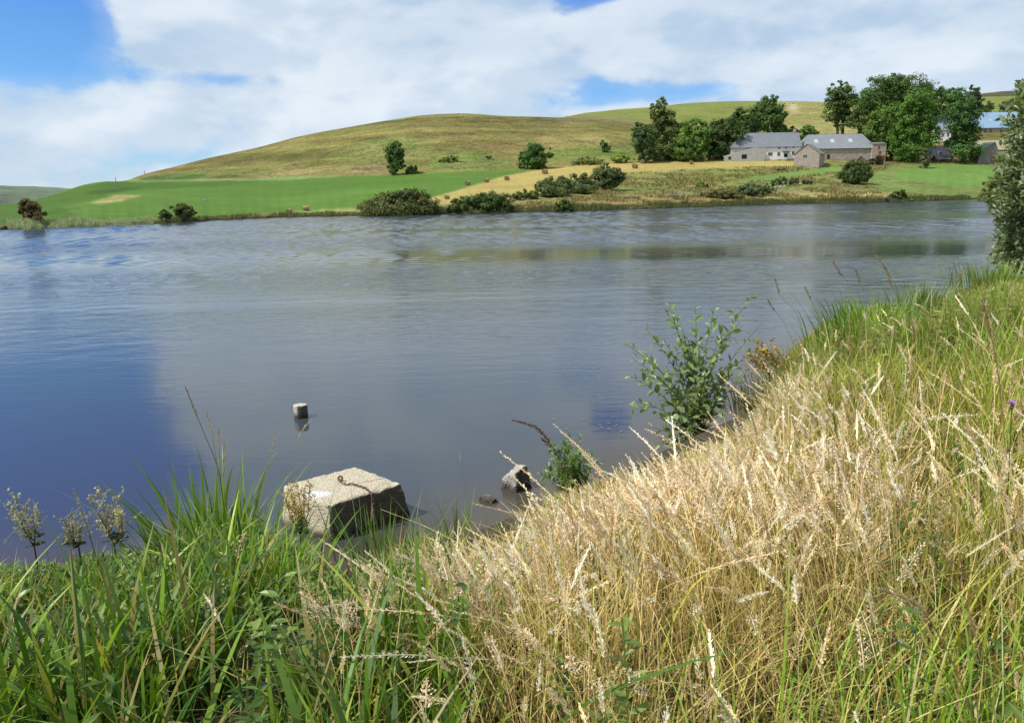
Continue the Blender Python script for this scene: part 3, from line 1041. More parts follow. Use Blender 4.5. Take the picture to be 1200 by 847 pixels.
tree('twin_tree', 'tall dark double crowned tree near the blue roofed barn', 'tree', 1128, 192, 107, 42, (.034, .080, .026), Y=300, leaves=6600, leaf=.42, group=G2, lobes=[(-1, 117, 13, 10), (-6, 128, 13, 12), (8, 128, 13, 12), (0, 142, 19, 13), (4, 156, 15, 11), (-4, 165, 12, 10), (2, 176, 17, 12), (-10, 176, 9, 9)])
tree('spruce', 'small dark conifer at the top right of the wood', 'tree', 1141, 150, 98, 18, (.025, .050, .026), Y=390, leaves=2000, leaf=.42, group=G2, lobes=[(0, 103, 4, 5), (0, 109, 6.5, 5), (0, 116, 8, 7), (0, 126, 9, 8)])
tree('spruce', 'little upright spruce standing before the dark outbuildings', 'tree', 1084, 203, 168, 14, (.055, .075, .040), Y=285, leaves=1500, leaf=.3, group=G2, lobes=[(0, 173, 3, 5), (0, 180, 4.5, 6), (1, 189, 5, 6), (1, 198, 6, 5)])
tree('round_bush', 'big round dark bush on the grass below the long stone barn', 'bush', 1003, 216, 187.5, 36, (.036, .066, .024), leaves=3600, leaf=.28, lobes=[(0, 198, 12, 9), (-7, 204, 11, 9), (8, 204, 10, 9), (0, 209, 15, 6), (-3, 195, 8, 6)])
tree('round_bush', 'dark low hedge bush beside the tiny gabled hut of the barn', 'bush', 1028, 191, 181, 20, (.022, .035, .018), Y=292, shape='bush', leaves=900, leaf=.3)
tree('scrub_bush', 'grey green juniper like bush on the near pasture slope', 'bush', 879, 230, 213, 36, (.050, .072, .042), shape='bush', leaves=2000, leaf=.25, group='scrub bushes on the far pasture')
tree('scrub_bush', 'low pale green bush at the left part of the far pasture slope', 'bush', 822, 220, 211, 16, (.11, .15, .05), shape='bush', leaves=700, leaf=.25, group='scrub bushes on the far pasture')
tree('scrub_bush', 'smaller grey green bush just left of the juniper like bush', 'bush', 899, 228, 214, 18, (.075, .10, .06), shape='bush', leaves=900, leaf=.25, group='scrub bushes on the far pasture')
tree('shore_bush', 'brownish bank bush near the water beside the grey stone slab', 'bush', 846, 233, 220, 44, (.065, .065, .032), shape='bush', leaves=2000, leaf=.25, group=G3)
tree('shore_bush', 'brown olive bush hanging over the lake at the right end of the far shore', 'bush', 1166, 232, 196, 34, (.075, .085, .035), Y=196, shape='bush', leaves=2400, leaf=.27, group=G3)
tree('shore_bush', 'green bush at the waterline beside the little wooden jetty', 'bush', 1052, 234, 222, 22, (.060, .085, .032), shape='bush', leaves=1200, leaf=.24, group=G3)
# belt of trees under the moor
for i, (u, vt, wd) in enumerate([(1158, 113, 22), (1176, 115, 20), (1194, 114, 24), (1220, 112, 26)]):
    tree('belt_tree', ['green tree left end of the belt below the moor, above the blue roof', 'second tree of the belt above the blue roof below the moor', 'third tree of the belt, partly behind the near willow top', 'tree of the belt hidden right of the frame'][i], 'tree', u, 140, vt, wd, (.045, .082, .034), Y=430 + i * 6, leaves=1500, leaf=.5, bare=.05, group='belt of trees below the moor')


# ------------------------------------------------------------------ far shore plants (countless)
def shore_band(name, u0, u1, n, hmin, hmax, col, seed, dy=(0.0, 3.0), wid=.12):
    r = np.random.default_rng(seed)
    s0 = (u0 - 600) / F
    s1 = (u1 - 600) / F
    s = r.uniform(s0, s1, n)
    y = smooth_interp(s, sh_s, sh_Y) + 1.2 * np.sin(s * 140) + .6 * np.sin(s * 377 + 1) + r.uniform(dy[0], dy[1], n)
    x = s * y
    z = np.array([terr_z(a, b) for a, b in zip(x, y)])
    cl = np.clip(.95 + 2.2 * fbm(x / 4.5, y / 4.5, seed, 3), .2, 1.5)
    h = r.uniform(hmin, hmax, n) * cl
    K = 4
    t = np.linspace(0, 1, K)[None, :]
    ang = r.uniform(0, 6.28, n)
    lean = r.uniform(.05, .4, n) * h
    line = np.stack([x[:, None] + np.cos(ang)[:, None] * lean[:, None] * t**2, y[:, None] + np.sin(ang)[:, None] * lean[:, None] * t**2, z[:, None] - .1 + h[:, None] * (t - .1 * t**2)], 2)
    wd = wid * (1 - t * .8) * r.uniform(.6, 1.3, n)[:, None]
    a2 = r.uniform(-.7, .7, n)
    side = np.stack([np.cos(a2), np.sin(a2), np.zeros(n)], 1)
    c = np.array(col)[None, :] * r.uniform(.6, 1.35, n)[:, None]
    m_ = MB()
    m_.strips(line, wd, side, c)
    o = m_.build(name, M['green_blade'])
    tag(o, kind='stuff')
    return o


o = shore_band('shore_rushes', 590, 1130, 15000, .3, 1.25, (.11, .135, .04), 41, (-.6, 5.0))
tag(o, 'dark rough rushes and sedge fringing the far water edge', 'rushes')
o = shore_band('reed_bed', 22, 190, 9000, .5, 1.1, (.36, .42, .24), 43, (-1.0, 4.0), .08)
tag(o, 'pale green reed bed along the left far shore', 'reeds')
o = shore_band('bank_grass', 190, 600, 9000, .2, .7, (.14, .15, .05), 47, (-.3, 2.5), .09)
tag(o, 'low grass fringe on the far bank below the hay strip', 'grass')
o = shore_band('pale_reeds', 483, 532, 1800, .7, 1.5, (.17, .23, .10), 48, (.5, 5), .09)
tag(o, 'pale reeds between the brown thicket and the green bushes', 'reeds')


def tussocks():
    r = np.random.default_rng(5)
    m_ = MB()
    n = 20000
    ui = r.uniform(590, 1150, n * 2)
    s = (ui - 600) / F
    y0 = smooth_interp(s, sh_s, sh_Y)
    yf = smooth_interp(s, fi[0], fi[1])
    y = y0 + 3 + (yf - y0 - 3) * r.random(n * 2)
    x = s * y
    i = np.clip(((s - S[0]) / (S[1] - S[0])).astype(int), 0, nS - 1)
    z = np.array([np.interp(b, TY[k], TZ[k]) for b, k in zip(y, i)])
    rg = np.array([np.interp(b, TY[k], TR[k]) for b, k in zip(y, i)])
    cl = fbm(x / 6, y / 6, 77, 3)
    keep = (rg > .6) & (cl > -.05)
    x, y, z = x[keep], y[keep], z[keep]
    N = len(x)
    h = r.uniform(.2, .65, N)
    K = 3
    t = np.linspace(0, 1, K)[None, :]
    ang = r.uniform(0, 6.28, N)
    ln = h * .4
    line = np.stack([x[:, None] + np.cos(ang)[:, None] * ln[:, None] * t, y[:, None] + np.sin(ang)[:, None] * ln[:, None] * t, z[:, None] - .05 + h[:, None] * t], 2)
    wd = .35 * (1 - t * .7) * np.ones((N, 1))
    a2 = r.uniform(-.8, .8, N)
    pal = np.array([(.24, .22, .07), (.17, .19, .055), (.33, .26, .10), (.27, .19, .085)])
    c = pal[r.integers(0, 4, N)] * r.uniform(.7, 1.25, N)[:, None]
    m_.strips(line, wd, np.stack([np.cos(a2), np.sin(a2), np.zeros(N)], 1), c)
    o = m_.build('tussock_grass', M['dry_blade'])
    tag(o, 'rough tussocky grass over the far pasture slope', 'grass', kind='stuff')


tussocks()

# ------------------------------------------------------------------ hay bales
M['hay'] = simple('rolled_hay', (.33, .24, .11), .95, .35, 4.0, .8, 14.0, bdist=.05)
M['hay_end'] = simple('bale_face', (.17, .11, .06), .95, .35, 5.0, .8, 18.0, bdist=.05)


def bale(u, vb, px, label, ang):
    p = hit(u, vb)
    rad = px * p.y / F / 2
    root = empty('hay_bale', p, label, 'hay bale', 'round hay bales on the meadow', ang)
    W_ = rad * 1.15
    m_ = MB()
    seg = 24
    rings = []
    prof_ = [(-W_, .94), (-W_ * .93, 1.0), (-W_ * .5, 1.02), (0, .985), (W_ * .5, 1.02), (W_ * .93, 1.0), (W_, .94)]
    for (xx, k) in prof_:
        for j in range(seg):
            a = 6.2832 * j / seg
            rr = rad * k * (1 + .02 * math.sin(j * 5.1 + xx * 3))
            zz = rad + math.cos(a) * rr
            rings.append((xx, math.sin(a) * rr, max(zz, -.02) - .04))
    fs = [(i * seg + j, i * seg + (j + 1) % seg, (i + 1) * seg + (j + 1) % seg, (i + 1) * seg + j) for i in range(len(prof_) - 1) for j in range(seg)]
    m_.add(rings, fs)
    m_.build('roll', M['hay'], root, smooth=True)
    for sx in (-1, 1):
        e = MB()
        n_ = 5
        vs, f2 = [], []
        for i in range(n_):
            rr = rad * .94 * (1 - i / n_)
            for j in range(seg):
                a = 6.2832 * j / seg
                vs.append((sx * (W_ - .02 + (i % 2) * .02), math.sin(a) * rr, rad + math.cos(a) * rr - .04))
        vs.append((sx * W_, 0, rad - .04))
        for i in range(n_ - 1):
            f2 += [(i * seg + j, i * seg + (j + 1) % seg, (i + 1) * seg + (j + 1) % seg, (i + 1) * seg + j) for j in range(seg)]
        e.add(vs, f2)
        e.f.append(np.array([((n_ - 1) * seg + j, (n_ - 1) * seg + (j + 1) % seg, n_ * seg) for j in range(seg)]))
        e.build('end_face', M['hay_end'], root)


for b in [(339, 250.5, 5.6, 'hay bale nearest the water on the thin hay strip, lower left of a pair', 1.25), (359, 247.0, 5.8, 'hay bale at the edge of the green field, upper right of the lower pair', .35),
          (421, 245.2, 5.0, 'dark ended hay bale just left of the brown willow thicket', 1.5), (524, 233.5, 4.6, 'hay bale right behind the narrow shore bush at the bottom of the meadow', 1.2),
          (548, 217.0, 5.0, 'leftmost hay bale at the slanting border of the green field', 1.1), (570, 214.0, 4.8, 'second hay bale along the slanting border of the green field', .9),
          (594, 211.5, 5.0, 'third hay bale along the field border, left of the meadow thicket', 1.3), (638.5, 204.0, 5.4, 'hay bale on the meadow below the dark hill thicket', 1.0),
          (600, 236.0, 4.0, 'hay bale partly hidden behind the broad dark shore bush', 1.2), (744, 197.5, 5.4, 'hay bale in the middle of the meadow below the mixed tree', 1.0),
          (753, 191.8, 4.6, 'hay bale at the top of the meadow against the dark tree foot', 1.2), (810, 192.8, 4.6, 'brown hay bale in front of the bright green tree', 1.4),
          (826, 189.6, 4.4, 'pale hay bale closest to the farmhouse', .5)]:
    bale(*b)

# ------------------------------------------------------------------ buildings
def stone_mat(name, c1, c2, scale=2.2, mortar=(.3, .27, .22), bump=.6):
    m, t, out = new_mat(name)
    tcn = t.n('ShaderNodeTexCoord')
    ob = tcn.outputs['Object']
    vo = t.n('ShaderNodeTexVoronoi')
    vo.inputs['Scale'].default_value = scale
    t.link(t.vscale(ob, (1, 1, 1.7)), vo.inputs['Vector'])
    ed = t.n('ShaderNodeTexVoronoi', feature='DISTANCE_TO_EDGE')
    ed.inputs['Scale'].default_value = scale
    t.link(t.vscale(ob, (1, 1, 1.7)), ed.inputs['Vector'])
    sp = t.n('ShaderNodeSeparateColor')
    t.link(vo.outputs['Color'], sp.inputs[0])
    c = t.mix(sp.outputs[0], c1, c2)
    c = t.mix(t.ramp(ed.outputs[0], .02, .08, 1, 0), c, mortar)
    nz = t.noise(ob, .8, 5, .6)
    k = t.m('ADD', t.m('MULTIPLY', nz, .7), .65)
    comb = t.n('ShaderNodeCombineXYZ')
    for i in range(3):
        t.link(k, comb.inputs[i])
    c = t.mix(1.0, c, comb.outputs[0], 'MULTIPLY')
    principled(t, out, c, .9, .2, (ed.outputs[0], bump, .05))
    return m


def roof_mat(name, col, courses=2.6, var=.22, rough=.55, spec=.4):
    m, t, out = new_mat(name)
    tcn = t.n('ShaderNodeTexCoord')
    ob = tcn.outputs['Object']
    br = t.n('ShaderNodeTexBrick')
    t.link(ob, br.inputs['Vector'])
    br.inputs['Scale'].default_value = courses
    br.inputs['Mortar Size'].default_value = .02
    br.inputs['Color1'].default_value = (col[0] * 1.12, col[1] * 1.12, col[2] * 1.12, 1)
    br.inputs['Color2'].default_value = (col[0] * .85, col[1] * .85, col[2] * .85, 1)
    br.inputs['Mortar'].default_value = (col[0] * .5, col[1] * .5, col[2] * .5, 1)
    nz = t.noise(ob, .35, 6, .65)
    k = t.m('ADD', t.m('MULTIPLY', nz, var * 2), 1 - var)
    comb = t.n('ShaderNodeCombineXYZ')
    for i in range(3):
        t.link(k, comb.inputs[i])
    c = t.mix(1.0, br.outputs[0], comb.outputs[0], 'MULTIPLY')
    principled(t, out, c, rough, spec, (br.outputs[1], .3, .02))
    return m


M['slate'] = roof_mat('slate_roof', (.20, .215, .235))
M['slate_light'] = roof_mat('pale_slate_roof', (.25, .265, .275))
M['brown_roof'] = roof_mat('brown_shed_roof', (.22, .20, .175))
M['dark_roof'] = roof_mat('dark_tar_roof', (.045, .045, .06))
M['blue_roof'] = simple('blue_metal_roof', (.22, .33, .45), .38, .14, .5, .1, 2.0, spec=.6)
M['grey_stone'] = stone_mat('grey_stone_wall', (.38, .37, .34), (.48, .465, .43), 2.2, (.40, .38, .34))
M['field_stone'] = stone_mat('field_stone_wall', (.30, .245, .185), (.50, .42, .33), 1.6)
M['pink_stone'] = stone_mat('pinkish_stone_wall', (.31, .25, .215), (.38, .31, .27), 2.6)
M['white_wall'] = simple('white_render', (.82, .81, .78), .9, .10, .5, .2, 4.0)
M['glass'] = simple('dark_window_glass', (.035, .04, .05), .15, .1, 1, .02, 1, spec=.6)
M['frame'] = simple('window_frame_paint', (.45, .43, .38), .7, .1, 2, .1, 9)
M['brown_wood'] = simple('brown_shutter_wood', (.16, .075, .045), .8, .2, 3, .2, 9)
M['red_paint'] = simple('red_door_paint', (.36, .035, .03), .7, .2, 2, .2, 9)
M['grey_wood'] = simple('weathered_grey_wood', (.21, .185, .165), .9, .3, 2, .5, 8)
M['skylight'] = simple('skylight_panel', (.42, .47, .50), .5, .05, 1, .05, 3, spec=.6)
M['dark_inside'] = simple('dark_doorway', (.02, .018, .016), .9, .1, 1, .1, 3)


class House:
    """local frame: x along the front, y away from the viewer, z up"""
    def __init__(self, name, label, cat, u, v, Y, yaw=0.0, group=None):
        p = at(u, v, Y)
        self.k = Y / F
        self.root = empty(name, p, label, cat, group, yaw)

    def box_part(self, name, x0, x1, y0, y1, z0, z1, mat, parent=None, label=None):
        m_ = MB()
        m_.box(((x0 + x1) / 2, (y0 + y1) / 2, (z0 + z1) / 2), (x1 - x0, y1 - y0, z1 - z0))
        o = m_.build(name, mat, parent or self.root)
        if label:
            o['label'] = label
        return o

    def walls(self, x0, x1, y0, y1, h, mat, gable=0.0, axis='x', name='wall', below=1.5, gy=.5, label=None):
        """closed wall body with its gables; axis = direction of the ridge"""
        m_ = MB()
        b = -below
        if axis == 'x':
            ym = y0 + (y1 - y0) * gy
            v = [(x0, y0, b), (x1, y0, b), (x1, y1, b), (x0, y1, b), (x0, y0, h), (x1, y0, h), (x1, y1, h), (x0, y1, h), (x0, ym, h + gable), (x1, ym, h + gable)]
            m_.poly(v, [(0, 1, 5, 4), (2, 3, 7, 6), (1, 2, 6, 9, 5), (3, 0, 4, 8, 7), (4, 5, 9, 8), (6, 7, 8, 9)])
        else:
            xm = x0 + (x1 - x0) * gy
            v = [(x0, y0, b), (x1, y0, b), (x1, y1, b), (x0, y1, b), (x0, y0, h), (x1, y0, h), (x1, y1, h), (x0, y1, h), (xm, y0, h + gable), (xm, y1, h + gable)]
            m_.poly(v, [(0, 1, 5, 8, 4), (1, 2, 6, 5), (2, 3, 7, 9, 6), (3, 0, 4, 7), (4, 8, 9, 7), (5, 6, 9, 8)])
        o = m_.build(name, mat, self.root)
        if label:
            o['label'] = label
        return o

    def roof(self, x0, x1, y0, y1, h, gable, mat, axis='x', over=.35, thick=.16, hipl=0.0, hipr=0.0, gy=.5, name='roof', skew=0.0):
        m_ = MB()

        def slab(q):
            q = [Vector(a) for a in q]
            n = (q[1] - q[0]).cross(q[2] - q[0]).normalized()
            if n.z < 0:
                n = -n
            top = [a + n * (thick + .03) for a in q]
            bot = [a + n * .03 for a in q]
            k = len(q)
            m_.poly([tuple(a) for a in bot + top], [tuple(range(k))[::-1], tuple(range(k, 2 * k))] + [(i, (i + 1) % k, k + (i + 1) % k, k + i) for i in range(k)])
        if axis == 'x':
            ym = y0 + (y1 - y0) * gy
            s = gable / (ym - y0)
            ya, yb = y0 - over, y1 + over
            za, zb = h - over * s, h - over * gable / (y1 - ym)
            xa, xb = x0 - over, x1 + over
            slab([(xa, ya, za), (xb, ya, za), (xb - hipr, ym, h + gable), (xa + hipl, ym, h + gable + skew)])
            slab([(xa, yb, zb), (xb, yb, zb), (xb - hipr, ym, h + gable), (xa + hipl, ym, h + gable + skew)])
            if hipl:
                slab([(xa, ya, za), (xa, yb, zb), (xa + hipl, ym, h + gable)])
            if hipr:
                slab([(xb, ya, za), (xb, yb, zb), (xb - hipr, ym, h + gable)])
        else:
            xm = x0 + (x1 - x0) * gy
            sl, sr = gable / (xm - x0), gable / (x1 - xm)
            ya, yb = y0 - over, y1 + over
            slab([(x0 - over, ya, h - over * sl), (xm, ya, h + gable), (xm, yb, h + gable), (x0 - over, yb, h - over * sl)])
            slab([(x1 + over, ya, h - over * sr), (xm, ya, h + gable), (xm, yb, h + gable), (x1 + over, yb, h - over * sr)])
        return m_.build(name, mat, self.root)

    def window(self, x, z, w_, h_, y=0.0, name='window', pane=None, frame=None, face='front'):
        f = MB()
        t = .09
        if face == 'front':
            f.box((x, y - .03, z + h_ / 2 + t / 2), (w_ + 2 * t, .1, t))
            f.box((x, y - .03, z - h_ / 2 - t / 2), (w_ + 2 * t, .14, t))
            for s_ in (-1, 1):
                f.box((x + s_ * (w_ / 2 + t / 2), y - .03, z), (t, .1, h_))
            f.box((x, y - .035, z), (.06, .05, h_))
        o = f.build(name, frame or M['frame'], self.root)
        g = MB()
        g.box((x, y - .012, z), (w_, .03, h_))
        g.build('pane' if name == 'window' else 'panel', pane or M['glass'], o)
        return o


# farmhouse: left corner at px 849, base row 187
h = House('farmhouse', 'long white and grey stone farmhouse with a dark slate roof beside the trees', 'farmhouse', 856.5, 187, 300)
k = h.k
Lx = (935 - 856.5) * k
WH = 13.6 * k
xw = (893 - 856.5) * k
h.walls(0, xw, 0, 9.5, WH, M['grey_stone'], 0, 'x', 'wall', label='grey stone wall')
h.walls(xw + .003, Lx, 0, 9.5, WH, M['white_wall'], 5.2, 'x', 'wall', label='white rendered wall')
h.roof(0, Lx, 0, 9.5, WH, 5.3, M['slate'], 'x', .4, hipl=15.5 * k)
cx = Lx - 1.0
m_ = MB()
m_.box((cx, 4.75, WH + 6.0), (1.0, .9, 1.6))
m_.box((cx, 4.75, WH + 6.85), (1.15, 1.05, .12))
m_.build('chimney', M['pink_stone'], h.root)
for (u, v, a, b_) in [(910.5, 174.6, 3.0, 3.2), (918.3, 174.3, 3.0, 3.2), (926.5, 174.0, 2.6, 3.2), (910.3, 182.0, 3.0, 3.8), (926.6, 181.2, 2.8, 3.8)]:
    h.window((u - 856.5) * k, (187 - v) * k, a * k * .9, b_ * k * .9)
h.window((900.8 - 856.5) * k, (187 - 181.8) * k, 4.6 * k, 3.0 * k, pane=M['brown_wood'])
o = h.box_part('door', (916.4 - 856.5) * k, (920.4 - 856.5) * k, -.06, .02, .55, 5.2 * k, M['dark_inside'])
m_ = MB()
m_.box(((918.3 - 856.5) * k, -.75, 7.2 * k), (2.6, 1.5, .12), tilt=Matrix.Rotation(.25, 3, 'X'))
m_.build('awning', M['dark_roof'], h.root)
# low front annex with its sloping top edge
ax0, ax1 = (848 - 856.5) * k, (892 - 856.5) * k - .02
m_ = MB()
hh = [(ax0, -2.5, -1.5), (ax1, -2.5, -1.5), (ax1, -2.5, 11.6 * k), (ax0 + 33 * k, -2.5, 12.2 * k), (ax0, -2.5, 3.8 * k)]
bk = [(a, .0 - .004, c) for a, _, c in hh]
m_.poly(hh + bk, [(0, 1, 2, 3, 4), (9, 8, 7, 6, 5), (0, 5, 6, 1), (1, 6, 7, 2), (2, 7, 8, 3), (3, 8, 9, 4), (4, 9, 5, 0)])
m_.build('annex', M['grey_stone'], h.root)
h.box_part('door', (866.3 - 856.5) * k, (872 - 856.5) * k, -2.56, -2.49, .1, 4.9 * k, M['dark_inside'], label='wide dark barn doorway in the grey annex')
h.box_part('door', (851.6 - 856.5) * k, (854.2 - 856.5) * k, -2.56, -2.49, -.1, 2.8 * k, M['dark_inside'], label='small low doorway at the left end')
h.box_part('skylight', (899 - 856.5) * k, (900.6 - 856.5) * k, 1.0, 1.6, WH + 1.6, WH + 1.9, M['skylight'])

# small gabled shed, gable to the front left
h = House('stone_shed', 'small pinkish stone shed with a pointed gable in front of the long barn', 'shed', 930, 193.5, 282)
k = h.k
W_ = 27 * k
h.walls(0, W_, 0, 10.5, 11.6 * k, M['pink_stone'], 10.5 * k, 'y', gy=.5)
h.roof(0, W_, 0, 10.5, 11.6 * k, 10.5 * k, M['brown_roof'], 'y', .25, gy=.5)
h.window(11.8 * k, 9.2 * k, 4.2 * k, 2.8 * k)
h.root.rotation_euler[2] = math.radians(-32)

# long stone barn with skylights
h = House('stone_barn', 'long stone barn with a grey slate roof and three skylights', 'barn', 940, 188.5, 302)
k = h.k
Lx = (1021 - 940) * k
WH = 13.5 * k
h.walls(0, Lx, 0, 10, WH, M['field_stone'], 0, 'x')
h.roof(0, Lx, 0, 10, WH, 5.3, M['slate_light'], 'x', .4, hipl=11 * k, hipr=10 * k)
for i, u in enumerate((957, 975.5, 996)):
    x = (u - 940) * k
    m_ = MB()
    s_ = math.atan2(5.3, 5.0)
    m_.box((x, 2.35, WH + 2.35 * 1.06 + .27), (1.5, 1.9, .12), tilt=Matrix.Rotation(s_, 3, 'X'))
    m_.build('skylight', M['skylight'], h.root)
m_ = MB()
m_.box((Lx / 2, -.12, WH - .12), (Lx, .12, .14))
m_.build('gutter', M['brown_wood'], h.root)
h.box_part('door', (968 - 940) * k, (971 - 940) * k, -.06, .02, .1, 2.2, M['dark_inside'])

h = House('barn_annex', 'square stone annex with tall red doors at the right end of the long barn', 'annex', 1021.2, 188, 301)
k = h.k
h.walls(0, 15.5 * k, 0, 7, 17.5 * k, M['field_stone'], .6, 'x')
h.roof(0, 15.5 * k, 0, 7, 17.5 * k, .7, M['slate'], 'x', .2)
for (x0, x1, z0, z1) in [(6.2, 9.6, .4, 5.4), (7.4, 10.2, 7, 10), (10.6, 14.5, .4, 5), (6.2, 8.2, 12.5, 16)]:
    h.box_part('door' if z0 < 1 else 'shutter', x0 * k, x1 * k, -.08, .02, z0 * k, z1 * k, M['red_paint'])

h = House('gabled_hut', 'tiny dark gabled hut with a grey roof in front of the long barn', 'hut', 1004, 191.5, 290)
k = h.k
h.walls(0, 9 * k, 0, 3.6, 3.6 * k, M['brown_wood'], 4.2 * k, 'y', gy=.5)
h.roof(0, 9 * k, 0, 3.6, 3.6 * k, 4.2 * k, M['slate_light'], 'y', .3, gy=.5)
h.box_part('door', 3.6 * k, 5.6 * k, -.07, .01, 0.0, 3.4 * k, M['dark_inside'])
h.root.rotation_euler[2] = math.radians(-35)

# dark outbuildings between the trees
h = House('dark_house', 'low dark roofed house with two little dormers between the big trees', 'house', 1084, 193, 312)
k = h.k
Lx = 33 * k
h.walls(0, Lx, 0, 8, 8 * k, M['grey_wood'], 3.6, 'x')
h.roof(0, Lx, 0, 8, 8 * k, 4.6, M['dark_roof'], 'x', .5, hipr=2)
for u in (5, 17):
    m_ = MB()
    m_.box((u * k, 1.4, 8 * k + 1.7), (1.1, 1.6, 1.0))
    o = m_.build('dormer', M['slate_light'], h.root)
    g = MB()
    g.box((u * k, .57, 8 * k + 1.7), (.7, .05, .6))
    g.build('pane', M['glass'], o)
h.box_part('door', 19 * k, 26 * k, -.07, .01, 0, 5.2 * k, M['dark_inside'])

h = House('stable', 'open fronted brown wooden stable beneath the dark roofed house', 'stable', 1098, 192.3, 300)
k = h.k
h.walls(0, 17 * k, 0, 4, 5.5 * k, M['brown_wood'], 1.3, 'x')
h.roof(0, 17 * k, 0, 4, 5.5 * k, 1.4, M['brown_roof'], 'x', .4)
h.box_part('door', 3 * k, 9 * k, -.07, .01, 0, 4.3 * k, M['dark_inside'])

h = House('white_house', 'small white walled house glimpsed under the blue roofs', 'house', 1100, 167, 345)
k = h.k
h.walls(0, 13 * k, 0, 7, 13 * k, M['white_wall'], 2.6, 'x')
h.roof(0, 13 * k, 0, 7, 13 * k, 2.7, M['slate_light'], 'x', .3)
h.window(4 * k, 8 * k, .9, 1.2)
h.window(9.5 * k, 8 * k, .9, 1.2)

h = House('blue_roof_hall', 'wide farm hall with a shining light blue metal roof', 'barn', 1096, 166, 366)
k = h.k
Lx = 126 * k
WH = 14.5 * k
h.walls(0, Lx, 0, 14, WH, M['field_stone'], 6.8, 'x')
h.roof(0, Lx, 0, 14, WH, 7.2, M['blue_roof'], 'x', .5)
m_ = MB()
m_.box((64.5 * k, 3.2, WH + 3.5), (.9, 1.2, .12), tilt=Matrix.Rotation(math.atan2(7.2, 7), 3, 'X'))
m_.build('skylight', M['skylight'], h.root)
for x in (54, 60, 72, 80):
    h.box_part('window', x * k, (x + 2.4) * k, -.08, .01, 9 * k, 12 * k, M['glass'])

h = House('grass_roof_shelter', 'low wide shelter with a sloping tawny roof under the blue roofed hall', 'shelter', 1143, 181, 322)
k = h.k
h.walls(0, 48 * k, 0, 9, 5 * k, M['grey_stone'], 3.6, 'x')
M['thatch'] = simple('tawny_roofing', (.33, .285, .175), .95, .3, .8, .6, 6)
h.roof(0, 48 * k, 0, 9, 5 * k, 3.8, M['thatch'], 'x', .4, hipl=2.0)

h = House('plank_shed', 'small grey plank shed with a pale roof on the right of the farm', 'shed', 1146.5, 191.8, 298)
k = h.k
h.walls(0, 20 * k, 0, 6, 14 * k, M['grey_wood'], 9 * k, 'y', gy=.78)
h.roof(0, 20 * k, 0, 6, 14 * k, 9 * k, M['slate_light'], 'y', .25, gy=.78)
for i in range(9):
    pass
h.box_part('door', 13.5 * k, 18.0 * k, -.07, .01, 0, 8.5 * k, M['brown_wood'])

# ------------------------------------------------------------------ little things on the far shore
M['rock'] = simple('grey_rock', (.36, .34, .31), .9, .35, 6.0, .7, 14.0)


def rock(name, label, p, size, seed, mat=None, group=None, squash=(1, 1, .6), cat='rock', rot=0.0):
    import bmesh
    bm = bmesh.new()
    bmesh.ops.create_icosphere(bm, subdivisions=3, radius=1.0)
    r = random.Random(seed)
    planes = [(Vector((r.gauss(0, 1), r.gauss(0, 1), r.gauss(0, .8))).normalized(), r.uniform(.38, .72)) for _ in range(11)]
    for v in bm.verts:
        for n, d in planes:
            k_ = v.co.dot(n)
            if k_ > d:
                v.co -= n * (k_ - d) * .92
        v.co = Vector((v.co.x * size * squash[0], v.co.y * size * squash[1], v.co.z * size * squash[2]))
    me = bpy.data.meshes.new(name)
    bm.to_mesh(me)
    bm.free()
    me.materials.append(mat or M['rock'])
    ca = me.color_attributes.new('Col', 'FLOAT_COLOR', 'POINT')
    o = bpy.data.objects.new(name, me)
    o.location = p
    o.rotation_euler = (0, 0, rot)
    COL.objects.link(o)
    return tag(o, label, cat, group)


p = hit(791, 231)
m_ = MB()
m_.box((0, 0, .55), (3.4, 1.1, .22), rot=.1)
m_.box((-1.2, 0, .2), (.4, .8, .7), rot=.1)
m_.box((1.2, 0, .2), (.4, .8, .7), rot=.1)
o = m_.build('stone_slab', M['grey_stone'])
o.location = p
tag(o, 'pale grey stone slab lying on the far bank', 'stone slab')
# wood pile with dark stumps
SG = 'dark upright stumps below the farmhouse'
for i, (u, v, hpx) in enumerate([(905, 219, 8), (909, 218.5, 10), (913, 218, 11), (917, 218, 11.5), (921, 217.5, 9), (926, 217, 7), (930, 217, 8), (934, 217, 9.5), (942, 216.5, 5), (946, 216.5, 4.5), (950, 216, 5), (912, 200.5, 2.5), (918, 200, 2.5)]):
    p = hit(u, v)
    k = p.y / F
    root_lab = ['leftmost', 'second', 'third', 'tallest', 'fifth', 'sixth', 'seventh', 'eighth', 'small left', 'small middle', 'small right', 'tiny upper left', 'tiny upper right'][i]
    o = crown_mesh([(0, 0, hpx * k * .5, 2.0 * k, 2.0 * k, hpx * k * .5)], 240, .16, (.022, .038, .022), 900 + i, 'juniper', loc=None)
    o.location = p
    tag(o, root_lab + ' dark upright juniper of the little row below the farmhouse', 'shrub', 'dark junipers in a row')
p = hit(906, 221)
m_ = MB()
for i in range(14):
    a = Vector((random.uniform(-1.4, 3.2), random.uniform(-.6, .6), random.uniform(.1, .5)))
    b = a + Vector((random.uniform(.4, 1.6), random.uniform(-.4, .4), random.uniform(-.1, .7)))
    m_.tube([a, b], .07, 5)
M['bleached'] = simple('bleached_branches', (.55, .54, .52), .9, .2, 2, .2, 6)
o = m_.build('branch_pile', M['bleached'])
o.location = p
tag(o, 'heap of bleached branches at the foot of the dark junipers', 'branch pile')
